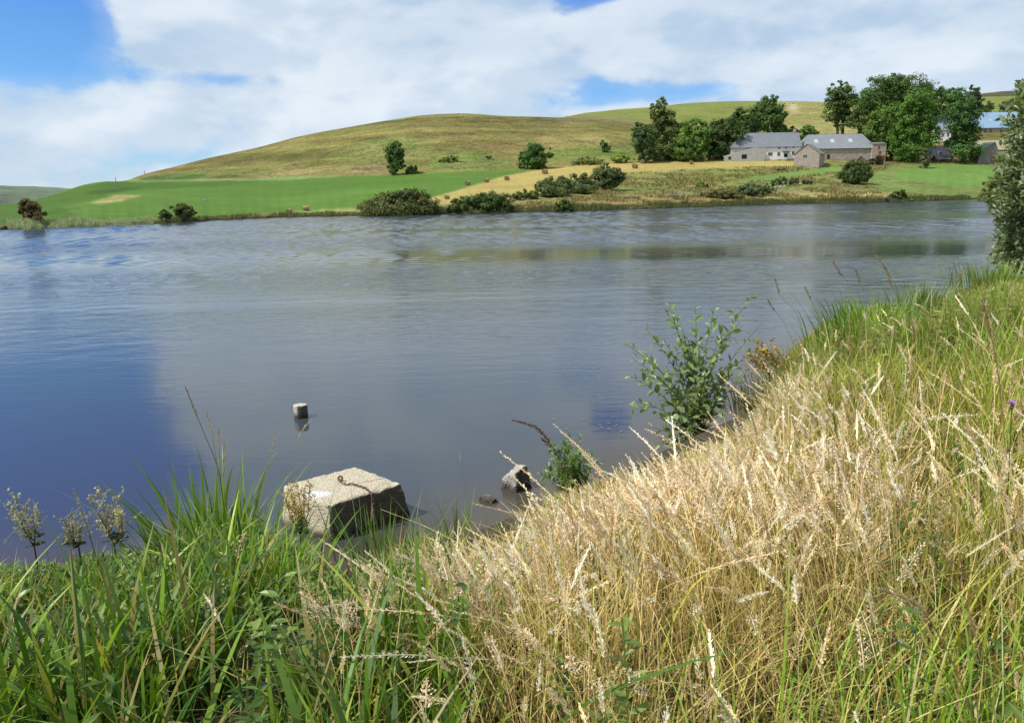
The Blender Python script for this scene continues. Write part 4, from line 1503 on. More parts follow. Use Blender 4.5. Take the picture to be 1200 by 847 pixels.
# jetty
p = hit(1035, 234.2)
root = empty('jetty', p, 'little grey wooden jetty at the far water edge', 'jetty')
m_ = MB()
m_.box((0, -1.0, .55), (2.2, 3.0, .1))
m_.build('deck', M['grey_wood'], root)
for x in (-.95, .95):
    for y in (-2.3, .2):
        m_ = MB()
        m_.tube([(x, y, -.9), (x, y, .85)], .08, 7)
        m_.build('post', M['grey_wood'], root)
for i, (u, v, s_) in enumerate([(1068, 234.4, .55), (1076, 234.2, .4), (1088, 233.9, .6), (1094, 233.6, .45), (1101, 233.7, .35)]):
    p = hit(u, v)
    p.z = max(p.z, .12)
    rock('shore_rock', ['pale rock nearest the jetty', 'small second rock right of the jetty', 'largest pale rock of the far right bank', 'fourth pale rock of the far right bank', 'small last rock of the far right bank'][i] + ' at the waterline', p, s_, 30 + i, group='rocks along the far waterline')
p = hit(929, 122, 500)
if p:
    m_ = MB()
    for i in range(5):
        m_.box((0, 0, .3 + i * .42), (1.5 - i * .25, 1.3 - i * .2, .42), rot=i * .5)
    o = m_.build('cairn', M['rock'])
    o.location = p
    tag(o, 'small stone cairn on the skyline at the top of the sandy path', 'cairn')
for i, (u, v) in enumerate([(169.5, 204), (136, 213.5), (664, 138.6), (240, 234.5)]):
    p = at(u, v, 300)
    q = hit(u, v + 1.0)
    if q is None:
        continue
    if i == 3:
        rock('field_stone', 'single pale boulder in the middle of the green field', q, .8, 77)
        continue
    m_ = MB()
    m_.tube([(0, 0, -.2), (.05, 0, 1.9)], [.14, .1], 6)
    o = m_.build('fence_post', M['grey_wood'])
    o.location = q
    tag(o, ['wooden fence post on the brown ridge line at the left', 'wooden fence post on the green ridge at the left', 'wooden fence post on the skyline above the hill thicket'][i], 'fence post', 'lone fence posts on the ridge')

# ------------------------------------------------------------------ near bank plants
TOPLINE = [(-400, 640), (0, 655), (60, 652), (120, 640), (160, 640), (200, 612), (225, 585), (260, 582), (300, 598), (345, 632), (385, 655), (400, 664), (430, 640), (470, 622), (520, 612), (550, 622), (590, 618), (625, 592), (650, 568),
           (690, 560), (740, 546), (790, 526), (840, 508), (870, 492), (900, 455), (925, 405), (965, 372), (1000, 352), (1040, 345), (1080, 352), (1110, 338), (1150, 326), (1180, 320), (1400, 300)]
TLU, TLV = np.array(TOPLINE).T
ZU = np.array([0, 100, 200, 300, 400, 500, 600, 700, 800, 900, 1000, 1100, 1200])
ZV = np.array([340, 420, 480, 540, 600, 660, 720, 780, 840])
ZD = np.array([[0, 0, 0, 0, 0, 0, .2, .3, .2, .10, .06, .10, .10],
               [0, 0, 0, 0, 0, 0, .4, .5, .4, .12, .06, .09, .15],
               [0, 0, 0, 0, 0, .5, .6, .8, .8, .62, .45, .25, .30],
               [0, 0, 0, 0, 0, .5, .7, .9, 1, .95, .9, .55, .45],
               [0, 0, 0, 0, .0, .3, .85, .75, .95, 1, 1, .85, .65],
               [.01, .01, .01, .03, .12, .5, .95, .80, .95, 1, 1, .8, .6],
               [.01, .02, .02, .05, .2, .65, .95, .9, .95, 1, .7, .3, .2],
               [.01, .01, .04, .08, .2, .6, .88, .88, .75, .55, .25, .12, .12],
               [.01, .02, .05, .06, .2, .42, .72, .7, .45, .3, .15, .08, .08]])


def dryness(u, v):
    i = np.clip(np.searchsorted(ZU, u) - 1, 0, len(ZU) - 2)
    j = np.clip(np.searchsorted(ZV, v) - 1, 0, len(ZV) - 2)
    a = np.clip((u - ZU[i]) / (ZU[i + 1] - ZU[i]), 0, 1)
    b = np.clip((v - ZV[j]) / (ZV[j + 1] - ZV[j]), 0, 1)
    return (ZD[j, i] * (1 - a) + ZD[j, i + 1] * a) * (1 - b) + (ZD[j + 1, i] * (1 - a) + ZD[j + 1, i + 1] * a) * b


def scatter(dens, r, dmin=.02, smin=-1.25, smax=1.45):
    """random spots on the near bank; dens = plants per square metre in four rings of distance"""
    X, Y = [], []
    for (y0, y1), dn in zip([(.45, 3), (3, 7), (7, 14), (14, 34)], dens):
        area = (smax - smin) * (y1 * y1 - y0 * y0) / 2
        n = int(area * dn)
        y = np.sqrt(r.uniform(y0 * y0, y1 * y1, n))
        x = r.uniform(smin, smax, n) * y + r.normal(size=n) * .15
        k = shore_dist(x, y) > dmin + .12 * r.random(n)
        X.append(x[k])
        Y.append(y[k])
    x, y = np.concatenate(X), np.concatenate(Y)
    return x, y, bank_z(x, y)


def fit_height(x, y, z, h, r, slack=14.0):
    """plants grow lower where the real ones leave the water in view; returns height and keep"""
    out = np.zeros(len(x))
    lim_add = np.abs(r.normal(size=len(x))) * slack
    lim_add = lim_add + np.where(y > 6.5, 30, 16) * np.clip(fbm(x / 1.0 + 31.7, y / 1.6 + 12.9, 88, 3) * 2 + .05, 0, 1)
    lo = np.zeros(len(x), bool)
    for f_ in (1.0, .88, .76, .64, .52, .42, .32, .24, .17):
        u, v = project(np.stack([x, y, z + h * f_], 1))
        ok = (v >= np.interp(u, TLU, TLV) + lim_add) & ~lo
        out[ok] = (h * f_)[ok]
        lo |= ok
    return out, lo


def curve(x, y, z, h, lean, ang, K, power=1.9, droop=0.0):
    t = np.linspace(0, 1, K)[None, :]
    hx = np.cos(ang)[:, None] * lean[:, None] * t**power
    hy = np.sin(ang)[:, None] * lean[:, None] * t**power
    hz = h[:, None] * t - (droop[:, None] if isinstance(droop, np.ndarray) else droop) * t**3.2
    return np.stack([x[:, None] + hx, y[:, None] + hy, z[:, None] - .03 + hz], 2)


def side_vec(ang):
    return np.stack([np.cos(ang), np.sin(ang), np.zeros(len(ang))], 1)


def seed_heads(m_, line, frac, rad, S_, slen, swid, col, r, spread=.55, taper=1.0):
    """spikelets set round the upper part of every stalk"""
    N, K, _ = line.shape
    t = 1 - frac[:, None] * (1 - (np.arange(S_)[None, :] + r.random((N, S_))) / S_)
    q = t * (K - 1)
    i = np.clip(q.astype(int), 0, K - 2)
    f_ = (q - i)[..., None]
    ar = np.arange(N)[:, None]
    P = line[ar, i] * (1 - f_) + line[ar, i + 1] * f_
    A = line[ar, i + 1] - line[ar, i]
    A /= np.linalg.norm(A, axis=2, keepdims=True) + 1e-9
    u = (t - (1 - frac[:, None])) / frac[:, None]
    prof_ = (np.sin(np.pi * np.clip(u * .86 + .12, 0, 1)) ** .8) * (1 - .35 * u * taper)
    O = r.normal(size=(N, S_, 3))
    O -= (O * A).sum(2, keepdims=True) * A
    O /= np.linalg.norm(O, axis=2, keepdims=True) + 1e-9
    R = (rad[:, None] * prof_ * r.uniform(.35, 1.0, (N, S_)))[..., None]
    C = P + O * R
    D = A + O * spread
    D /= np.linalg.norm(D, axis=2, keepdims=True)
    W_ = np.cross(D, r.normal(size=(N, S_, 3)))
    W_ /= np.linalg.norm(W_, axis=2, keepdims=True) + 1e-9
    ln = slen * r.uniform(.7, 1.25, (N, S_))[..., None]
    wd = swid * r.uniform(.7, 1.2, (N, S_))[..., None]
    v = np.stack([C - D * ln * .5, C + W_ * wd * .5, C + D * ln * .5, C - W_ * wd * .5], 2).reshape(-1, 3)
    b = np.arange(N * S_) * 4
    c = np.asarray(col)[:, None, :] * r.uniform(.75, 1.2, (N, S_))[..., None]
    m_.add(v, np.stack([b, b + 1, b + 2, b + 3], 1), np.repeat(c.reshape(-1, 3), 4, 0))


def clump(x, y, s, seed):
    return fbm(x / s + 31.7, y / s + 12.9, seed, 3) * 2


def dry_grass():
    r = np.random.default_rng(301)
    m_ = MB()
    x, y, z = scatter((430, 430, 230, 60), r)
    h = r.uniform(.58, .95, len(x)) * (1 + .4 * clump(x, y, .8, 4)) * np.clip(.58 + .14 * y, .6, 1.0)
    h, ok = fit_height(x, y, z, h, r)
    u, v = project(np.stack([x, y, z + h * .85], 1))
    d = dryness(u, v)
    u2, v2 = project(np.stack([x, y, z + h * .35], 1))
    d = np.minimum(d, dryness(u2, v2) + .12) ** 1.5
    ok &= r.random(len(x)) < d * np.clip(.85 + 2.0 * clump(x, y, .42, 9), .14, 1)
    ok &= h > .22
    x, y, z, h, u, v = x[ok], y[ok], z[ok], h[ok], u[ok], v[ok]
    N = len(x)
    ang = math.radians(165) + r.normal(size=N) * 1.25 + 2.0 * clump(x, y, .7, 2)
    lean = h * np.clip(.06 + .15 * np.abs(r.normal(size=N)) + .30 * clump(x, y, .6, 5), .02, .7)
    lean = np.where(r.random(N) < .08, h * r.uniform(.6, 1.1, N), lean)
    K = 9
    nod = np.where(r.random(N) < .5, r.uniform(.03, .14, N), r.uniform(0, .04, N))
    L_ = curve(x, y, z, h, lean, ang, K, 2.1, nod)
    # heads that droop sideways
    t = np.linspace(0, 1, K)[None, :, None]
    L_ = L_ + np.stack([np.cos(ang), np.sin(ang), ang * 0], 1)[:, None, :] * nod[:, None, None] * 1.1 * t**5
    tone = r.uniform(.7, 1.25, N) * (1 + .35 * clump(x, y, .6, 6))
    pal = np.array([(.86, .67, .27), (.92, .77, .38), (.74, .54, .21), (.84, .71, .31), (.60, .56, .18)])
    c = pal[r.choice(5, N, p=[.3, .28, .2, .14, .08])] * tone[:, None]
    dist = np.clip(y, 1, 30)
    w0 = np.clip(.0014 + .0008 * dist, .0020, .02)
    wd = w0[:, None] * np.linspace(1.15, .55, K)[None, :]
    m_.strips(L_, wd, side_vec(r.normal(size=N) * .5), c * .82, c)
    kind = r.random(N)
    hf = np.clip(r.uniform(.09, .19, N) * np.clip(.62 + .13 * y, .7, 1) / h, .08, .4)
    hc = np.array([(.98, .87, .57), (.99, .94, .74), (.90, .74, .46), (.68, .52, .32)])[r.choice(4, N, p=[.32, .34, .22, .12])] * r.uniform(.8, 1.12, N)[:, None]
    near = y < 3.0
    mid = (y >= 3.0) & (y < 8)
    fr = y >= 8
    for msk, S_, sl, sw in ((near, 84, .012, .0042), (mid, 40, .018, .0068), (fr, 14, .034, .015)):
        a = msk & (kind < .66)
        if a.any():
            seed_heads(m_, L_[a], hf[a], r.uniform(.008, .0145, a.sum()) * (1 + .03 * y[a]), S_, sl, sw, hc[a], r)
        a = msk & (kind >= .66) & (kind < .90)
        if a.any():
            pk = hc[a] * np.array([1.0, .86, .88])
            seed_heads(m_, L_[a], np.clip(hf[a] * .95, 0, .4), r.uniform(.018, .032, a.sum()), S_, sl * .75, sw * .9, pk, r, 1.2, .6)
    # the solid heart of every head
    i0 = np.maximum((1 - hf) * (K - 1), 0)
    for s_ in range(2):
        q = i0[:, None] + (K - 1 - i0)[:, None] * np.linspace(0, 1, 5)[None, :]
        ia = np.clip(q.astype(int), 0, K - 2)
        fr_ = (q - ia)[..., None]
        ar = np.arange(N)[:, None]
        HL = L_[ar, ia] * (1 - fr_) + L_[ar, ia + 1] * fr_
        hw = (.0026 + .0019 * np.clip(y, 1, 14))[:, None] * np.where(kind < .66, 1, np.where(kind < .9, .6, .15))[:, None] * np.array([.45, 1, 1.05, .7, .12])[None, :] * r.uniform(.7, 1.25, N)[:, None]
        a_n = r.uniform(0, 3.14, N)
        m_.strips(HL, hw, side_vec(a_n), hc * .9)
    o = m_.build('dry_grass', M['dry_blade'])
    tag(o, 'tall ripe straw coloured grass with pale seed heads covering the near bank', 'dry grass', kind='stuff')
    # straw leaves and fallen stems low down
    m_ = MB()
    x, y, z = scatter((900, 800, 420, 120), r)
    h = r.uniform(.2, .62, len(x))
    h, ok = fit_height(x, y, z, h, r, 8)
    u, v = project(np.stack([x, y, z + h], 1))
    d = dryness(u, v)
    ok &= r.random(len(x)) < .05 + d ** 1.4 * .95
    x, y, z, h = x[ok], y[ok], z[ok], h[ok]
    N = len(x)
    ang = r.uniform(0, 6.28, N)
    lean = h * r.uniform(.1, 1.1, N)
    L_ = curve(x, y, z, h, lean, ang, 6, 1.6, h * r.uniform(0, .35, N))
    c = np.array([(.68, .52, .16), (.76, .63, .25), (.48, .36, .13), (.54, .52, .15)])[r.integers(0, 4, N)] * r.uniform(.6, 1.2, N)[:, None]
    wd = np.clip(.0035 + .0007 * y, .004, .02)[:, None] * np.array([.9, 1.1, 1, .85, .55, .1])[None, :]
    m_.strips(L_, wd, side_vec(ang + 1.57 + r.normal(size=N) * .4), c * .8, c)
    o = m_.build('straw_grass', M['dry_blade'])
    tag(o, 'low tangled straw leaves under the tall dry grass', 'dry grass', kind='stuff')


dry_grass()


def green_grass():
    r = np.random.default_rng(302)
    m_ = MB()
    x, y, z = scatter((900, 820, 620, 430), r, -.05)
    # blades come in tufts
    h = r.uniform(.28, .72, len(x)) * np.clip(1 + 1.2 * clump(x, y, .5, 14), .4, 1.6) * np.where(y > 8, 1.35 * np.clip(1 + 1.9 * clump(x, y, 1.6, 44), .4, 1.7), 1) * np.clip(.5 + .2 * y, .6, 1)
    h, ok = fit_height(x, y, z, h, r, 10)
    u, v = project(np.stack([x, y, z + h * .9], 1))
    d = dryness(u, v)
    u2, v2 = project(np.stack([x, y, z + h * .4], 1))
    d = np.maximum(d, dryness(u2, v2) - .1)
    ok &= r.random(len(x)) < np.clip(1.03 - 1.02 * d, .03, 1)
    ok &= (u > 520) | (clump(x, y, .38, 71) > -.24)
    ok &= (h > .1)
    x, y, z, h, u, v = x[ok], y[ok], z[ok], h[ok], u[ok], v[ok]
    N = len(x)
    ang = r.uniform(0, 6.28, N) + clump(x, y, .6, 15) * 2
    lean = h * np.clip(r.normal(.38, .28, N), .05, 1.2)
    dr = h * np.clip(r.normal(.22, .22, N), 0, .7)
    K = 7
    L_ = curve(x, y, z, h * 1.08, lean, ang, K, 1.7, dr)
    left = u < 620
    cl = clump(x, y, .7, 18)
    pl = np.array([(.055, .120, .014), (.110, .205, .020), (.185, .300, .030), (.31, .35, .06)])
    pr = np.array([(.28, .30, .045), (.20, .30, .035), (.40, .35, .09), (.46, .34, .13), (.33, .36, .05)])
    c = np.where(left[:, None], pl[r.choice(4, N, p=[.34, .34, .24, .08])], pr[r.choice(5, N, p=[.27, .25, .17, .13, .18])])
    bright = (u > 960) & (v < 400) | (u > 850) & (v > 700)
    c = np.where(bright[:, None] & (r.random(N) < .7)[:, None], np.array([(.20, .33, .035)]), c)
    c = c * (r.uniform(.65, 1.35, N) * (1 + .35 * cl) * np.where(y > 7, np.clip(1 + 1.5 * clump(x, y, 1.1, 55), .45, 1.45), 1))[:, None]
    wide = np.where(left & (r.random(N) < .60), r.uniform(.011, .025, N), r.uniform(.0035, .008, N)) + .00055 * y
    wd = wide[:, None] * np.array([.6, .9, 1, .95, .8, .5, .04])[None, :]
    tip = np.where((r.random(N) < .18)[:, None], np.array([(.36, .27, .10)]), c * 1.25)
    m_.strips(L_, wd, side_vec(ang + 1.57 + r.normal(size=N) * .35), c * .9, tip)
    o = m_.build('green_grass', M['green_blade'])
    tag(o, 'lush green grass blades covering the near bank', 'grass', kind='stuff')


green_grass()


def leafy_weeds(name, seed, n, y0, y1, hh, lscale, cols, prob, label):
    r = np.random.default_rng(seed)
    m_ = MB()
    yy = np.sqrt(r.uniform(y0 * y0, y1 * y1, n))
    x = r.uniform(-.86, .9, n) * yy
    k = shore_dist(x, yy) > .25
    x, y = x[k], yy[k]
    z = bank_z(x, y)
    h = r.uniform(hh[0], hh[1], len(x))
    h, ok = fit_height(x, y, z, h, r, 12)
    u, v = project(np.stack([x, y, z + h], 1))
    p_ = prob(u, v)
    ok &= (r.random(len(x)) < p_) & (clump(x, y, .9, 33) > -.28)
    x, y, z, h = x[ok], y[ok], z[ok], h[ok]
    N = len(x)
    ang = r.uniform(0, 6.28, N)
    K = 8
    L_ = curve(x, y, z, h, h * r.uniform(.05, .35, N), ang, K)
    c = np.array(cols)[r.integers(0, 3, N)]
    m_.strips(L_, np.full((N, K), .006), side_vec(r.normal(size=N)), c * 1.3)
    for j in range(26):
        t = .16 + .84 * j / 25
        i = min(int(t * (K - 1)), K - 2)
        f_ = t * (K - 1) - i
        P = L_[:, i] * (1 - f_) + L_[:, i + 1] * f_
        a = ang + j * 2.4 + r.normal(size=N) * .4
        ax = np.stack([np.cos(a), np.sin(a), r.uniform(-.25, .55, N)], 1)
        nr = np.stack([-np.cos(a) * .3, -np.sin(a) * .3, np.ones(N)], 1) + r.normal(size=(N, 3)) * .3
        ln = r.uniform(.05, .11, N) * (1.15 - .5 * t) * lscale
        m_.leaves(P, ax, nr, ln, ln * r.uniform(.24, .40, N), c * r.uniform(.75, 1.4, N)[:, None])
    o = m_.build(name, M['near_leaf'])
    tag(o, label, 'weeds', kind='stuff')


leafy_weeds('leafy_weeds', 303, 3200, 1.0, 7.0, (.35, .74), 1.0, [(.075, .135, .018), (.11, .185, .026), (.17, .23, .045)], lambda u, v: np.where(u < 390, .42, np.where((u > 1000) & (v > 680), .12, .03)),
            'dark leafy weeds growing among the grass on the near bank')
leafy_weeds('bank_weeds', 305, 3600, 7.0, 21.0, (.35, 1.05), 1.45, [(.16, .20, .04), (.22, .22, .06), (.30, .23, .09), (.12, .20, .035)][:3], lambda u, v: np.where((u > 850) & (v < 500), .75, .15),
            'tangled olive and brown weeds along the upper part of the near bank')


# ------------------------------------------------------------------ concrete mooring block
def concrete_mat(name, light, dark, stain=True, crack=None, lo=.12):
    m, t, out = new_mat(name)
    tcn = t.n('ShaderNodeTexCoord')
    ob = tcn.outputs['Object']
    a = t.noise(ob, 38, 5, .7)
    b = t.noise(ob, 5, 5, .65)
    c_ = t.noise(ob, 110, 2, .5)
    vo = t.n('ShaderNodeTexVoronoi')
    vo.inputs['Scale'].default_value = 46
    t.link(ob, vo.inputs['Vector'])
    col = t.mix(t.ramp(a, .32, .68), dark, light)
    col = t.mix(t.ramp(c_, .58, .72), col, (.16, .12, .085))
    col = t.mix(t.ramp(b, .55, .75, 0, .45), col, (.33, .31, .17))
    geo = t.n('ShaderNodeNewGeometry')
    sp = t.n('ShaderNodeSeparateXYZ')
    t.link(ob, sp.inputs[0])
    up = t.n('ShaderNodeSeparateXYZ')
    t.link(geo.outputs['Normal'], up.inputs[0])
    # wet dark foot
    wet = t.ramp(t.m('ADD', sp.outputs[2], t.m('MULTIPLY', t.m('SUBTRACT', b, .5), .10)), .03, .13, 1, 0)
    col = t.mix(t.m('MULTIPLY', wet, .9), col, (.035, .026, .018))
    # darker on the upright faces turned to the right and the viewer
    right_face = t.ramp(t.m('SUBTRACT', t.m('MULTIPLY', up.outputs[0], .7), t.m('MULTIPLY', up.outputs[1], .4)), lo, lo + .24)
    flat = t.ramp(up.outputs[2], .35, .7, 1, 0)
    col = t.mix(t.m('MULTIPLY', t.m('MULTIPLY', right_face, flat), t.m('ADD', .72, t.m('MULTIPLY', a, .3))), col, (.034, .026, .021))
    if crack:
        (ax, ay), (bx, by) = crack
        ll = math.hypot(bx - ax, by - ay)
        nx, ny = -(by - ay) / ll, (bx - ax) / ll
        wob = t.noise(ob, 9, 4, .6)
        dd = t.m('ADD', t.m('ADD', t.m('MULTIPLY', t.m('SUBTRACT', sp.outputs[0], ax), nx), t.m('MULTIPLY', t.m('SUBTRACT', sp.outputs[1], ay), ny)), t.m('MULTIPLY', t.m('SUBTRACT', wob, .5), .10))
        al = t.m('ADD', t.m('MULTIPLY', t.m('SUBTRACT', sp.outputs[0], ax), (bx - ax) / ll), t.m('MULTIPLY', t.m('SUBTRACT', sp.outputs[1], ay), (by - ay) / ll))
        ck = t.m('MULTIPLY', t.ramp(t.m('ABSOLUTE', dd), .005, .014, 1, 0), t.ramp(al, 0, .05))
        col = t.mix(t.m('MULTIPLY', ck, .85), col, (.05, .038, .028))
    if stain:
        # pale bird lime patch on the top, near the left end
        dx = t.m('DIVIDE', t.m('ADD', sp.outputs[0], .30), .20)
        dy = t.m('DIVIDE', t.m('ADD', sp.outputs[1], .16), .10)
        q = t.m('ADD', t.m('ADD', t.m('MULTIPLY', dx, dx), t.m('MULTIPLY', dy, dy)), t.m('MULTIPLY', t.m('SUBTRACT', a, .5), 3.0))
        st = t.m('MULTIPLY', t.ramp(q, .45, .9, .85, 0), t.ramp(up.outputs[2], .6, .8))
        col = t.mix(st, col, (.66, .66, .66))
    h_ = t.m('ADD', t.m('MULTIPLY', a, .6), t.m('MULTIPLY', vo.outputs['Distance'], .7))
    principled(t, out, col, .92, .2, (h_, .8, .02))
    return m


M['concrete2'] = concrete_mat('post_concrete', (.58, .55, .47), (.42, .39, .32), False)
M['rust'] = simple('rusty_iron', (.15, .085, .055), .8, .4, 20, .5, 60, .4, bdist=.004)


def concrete_block():
    import bmesh
    bf = atz(388, 637, 0)
    # height: the top front corner stands a little behind the bottom one
    y_t = bf.y + .07
    tf = at(386, 591, y_t)
    H_ = tf.z
    top = [atz(u, v, H_) for u, v in ((386, 591), (470, 565.5), (417, 546), (331, 568))]
    b_r, b_l = atz(489, 603, 0), atz(325, 622, 0)
    b_b = b_r + b_l - bf
    bot = [bf, b_r, b_b, b_l]
    org = (bf + b_r + b_b + b_l) / 4
    drop = -.28
    bm = bmesh.new()
    vb_ = [bm.verts.new(p + (p - t) * (.28 / H_) * Vector((1, 1, 0)).length * 0 + Vector((0, 0, drop)) - org) for p, t in zip(bot, top)]
    vt_ = [bm.verts.new(t - org) for t in top]
    bm.faces.new(vb_[::-1])
    bm.faces.new(vt_)
    for i in range(4):
        j = (i + 1) % 4
        bm.faces.new((vb_[i], vb_[j], vt_[j], vt_[i]))
    bmesh.ops.recalc_face_normals(bm, faces=bm.faces)
    bmesh.ops.bevel(bm, geom=list(bm.edges), offset=.042, segments=4, affect='EDGES', profile=.6)
    bmesh.ops.subdivide_edges(bm, edges=[e for e in bm.edges if e.calc_length() > .1], cuts=26, use_grid_fill=True)
    bmesh.ops.triangulate(bm, faces=[f for f in bm.faces if len(f.verts) > 4])
    bm.normal_update()
    from mathutils import noise as mn
    edge_pts = [t - org for t in top]
    a_, b_ = atz(436, 577, H_) - org, atz(462, 560, H_) - org
    for v in bm.verts:
        n = mn.fractal(v.co * 7, .6, 2.0, 5)
        n2 = mn.fractal(v.co * 22 + Vector((5, 1, 2)), .6, 2.0, 3)
        chip = max(0.0, mn.noise(v.co * 9 + Vector((3, 7, 1))) - .18) * .10
        edge_d = min((abs((v.co - e).length) for e in edge_pts))
        k_e = math.exp(-(edge_d / .16) ** 2)
        v.co += v.normal * (n * .010 + n2 * .005 - chip * (.12 + k_e * .7))
        # worn crack across the top, running down the dark side under the chain
        if v.co.z > top[0].z - org.z - .25:
            q = v.co - a_
            dl = (b_ - a_).normalized()
            s_ = Vector((q.x, q.y, 0)).cross(Vector((dl.x, dl.y, 0))).z + .012 * mn.noise(v.co * 14)
            if abs(s_) < .022 and v.co.z > top[0].z - org.z - .06 and v.co.dot(v.normal) > 0:
                v.co.z -= .012
    me = bpy.data.meshes.new('block_body')
    bm.to_mesh(me)
    bm.free()
    c1_, c2_k = atz(404, 570, H_) - org, atz(458, 558, H_) - org
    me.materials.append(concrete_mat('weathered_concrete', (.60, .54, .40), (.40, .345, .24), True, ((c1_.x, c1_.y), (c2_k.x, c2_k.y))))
    me.color_attributes.new('Col', 'FLOAT_COLOR', 'POINT')
    root = empty('mooring_block', org, 'big weathered concrete mooring block lying in the shallow water with a rusty chain on top', 'concrete block')
    o = bpy.data.objects.new('block_body', me)
    COL.objects.link(o)
    o.parent = root
    for p in me.polygons:
        p.use_smooth = True
    # iron eye
    ring = MB()
    c = atz(399, 563.5, H_) - org
    R_ = .022
    ring.tube([c + Vector((math.cos(a) * R_, .3 * math.sin(a) * R_, .012 + R_ + math.sin(a) * R_)) for a in np.linspace(-1.9, 4.1, 16)], .012, 8)
    ring.tube([c + Vector((.0, 0, -.02)), c + Vector((0, 0, .018))], .024, 8)
    ring.build('iron_eye', M['rust'], root, smooth=True)
    ch = MB()
    path = [atz(u, v, H_ + .012) - org for u, v in ((400, 566), (407, 566), (404, 568), (412, 566.5), (420, 569), (428, 571.5), (434, 576.5))]
    e = at(436, 580, path[-1].y + org.y - .02) - org
    path += [e, Vector((e.x + .005, e.y - .015, e.z - .10)), Vector((e.x + .012, e.y - .03, e.z - .22)), Vector((e.x + .02, e.y - .045, e.z - .34))]
    # resample to links
    seg = []
    for a, b in zip(path[:-1], path[1:]):
        n = max(1, int((b - a).length / .012))
        seg += [a.lerp(b, i / n) for i in range(n)]
    cum, last, links = 0, seg[0], [seg[0]]
    for p in seg[1:]:
        if (p - links[-1]).length > .036:
            links.append(p)
    for i in range(len(links) - 1):
        a, b = links[i], links[i + 1]
        d = (b - a).normalized()
        s_ = d.cross(Vector((0, .3, 1))).normalized()
        if i % 2:
            s_ = d.cross(s_).normalized()
        mid_ = (a + b) / 2
        ch.tube([mid_ + d * (math.cos(t) * .028) + s_ * (math.sin(t) * .013) for t in np.linspace(0, 6.2832, 11)], .0055, 5, caps=False)
    ch.build('chain', M['rust'], root, smooth=True)


concrete_block()


def stub_post():
    p = atz(351, 491, 0)
    k = (p - Vector((0, 0, CAMZ))).length / F
    R_ = 7.6 * k
    H_ = at(351, 475.5, p.y + R_ * .4).z
    m_ = MB()
    seg = 28
    V, Fc = [], []
    prof_ = [(-.4, 1.0), (0, 1.0), (.4, 1.0), (.85, 1.01), (.97, .985), (1.0, .93), (1.0, .6), (1.012, .3)]
    r = random.Random(3)
    off = [1 + .015 * math.sin(i * 1.3) + .012 * r.random() for i in range(seg)]
    for zz, kk_ in prof_:
        for i in range(seg):
            a = 6.2832 * i / seg
            V.append((math.cos(a) * R_ * kk_ * off[i], math.sin(a) * R_ * kk_ * off[i] * .9, zz * H_ + .012 * r.random() * (zz > .9)))
    n_ = len(prof_)
    Fc = [(i * seg + j, i * seg + (j + 1) % seg, (i + 1) * seg + (j + 1) % seg, (i + 1) * seg + j) for i in range(n_ - 1) for j in range(seg)]
    m_.add(V, Fc)
    m_.f.append(np.array([[(n_ - 1) * seg + j for j in range(seg)]]))
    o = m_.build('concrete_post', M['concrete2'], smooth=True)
    o.location = p + Vector((0, R_ * .9, 0))
    tag(o, 'short round concrete post stub standing alone in the lake behind the block', 'post')


stub_post()
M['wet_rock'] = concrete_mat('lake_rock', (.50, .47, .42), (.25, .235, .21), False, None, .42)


def cut_rock(label, p, base, top, seed, cuts=12):
    """broken stone given by its foot and top outlines, bevelled and roughened"""
    import bmesh
    from mathutils import noise as mn
    bm = bmesh.new()
    vb_ = [bm.verts.new(v) for v in base]
    vt_ = [bm.verts.new(v) for v in top]
    bm.faces.new(vb_[::-1])
    bm.faces.new(vt_)
    for i in range(len(base)):
        j = (i + 1) % len(base)
        bm.faces.new((vb_[i], vb_[j], vt_[j], vt_[i]))
    bmesh.ops.recalc_face_normals(bm, faces=bm.faces)
    bmesh.ops.bevel(bm, geom=list(bm.edges), offset=.018, segments=2, affect='EDGES', profile=.6)
    bmesh.ops.triangulate(bm, faces=list(bm.faces))
    bmesh.ops.subdivide_edges(bm, edges=[e for e in bm.edges if e.calc_length() > .03], cuts=cuts // 2, use_grid_fill=True)
    bm.normal_update()
    for v in bm.verts:
        q = v.co + Vector((seed, 0, 0))
        v.co += v.normal * (mn.fractal(q * 6, .6, 2.0, 4) * .022 + mn.fractal(q * 25, .6, 2.0, 3) * .006)
    me = bpy.data.meshes.new('rock')
    bm.to_mesh(me)
    bm.free()
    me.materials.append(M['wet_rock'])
    me.color_attributes.new('Col', 'FLOAT_COLOR', 'POINT')
    o = bpy.data.objects.new('rock', me)
    o.location = p
    COL.objects.link(o)
    tag(o, label, 'rock')


cut_rock('pale rock with a dark right side standing out of the water by the dry grass', atz(606, 577, 0) + Vector((0, .12, 0)),
         [(-.23, .0, -.12), (.0, -.17, -.12), (.21, .04, -.12), (.0, .2, -.12)], [(-.17, .02, .17), (-.02, -.10, .25), (.12, .03, .31), (.0, .13, .27)], 3.0)
cut_rock('small flat pale stone barely above the water left of the taller rock', atz(574, 588, 0),
         [(-.16, .07, -.06), (.02, -.12, -.06), (.15, -.02, -.06), (-.02, .12, -.06)], [(-.13, .06, .05), (.02, -.07, .045), (.09, -.02, .07), (-.03, .09, .08)], 9.0)
p = atz(474, 636, 0)
rock('rock', 'tiny wet stone at the water edge just in front of the mooring block', p, .07, 15, M['wet_rock'], squash=(1.2, .9, .5))

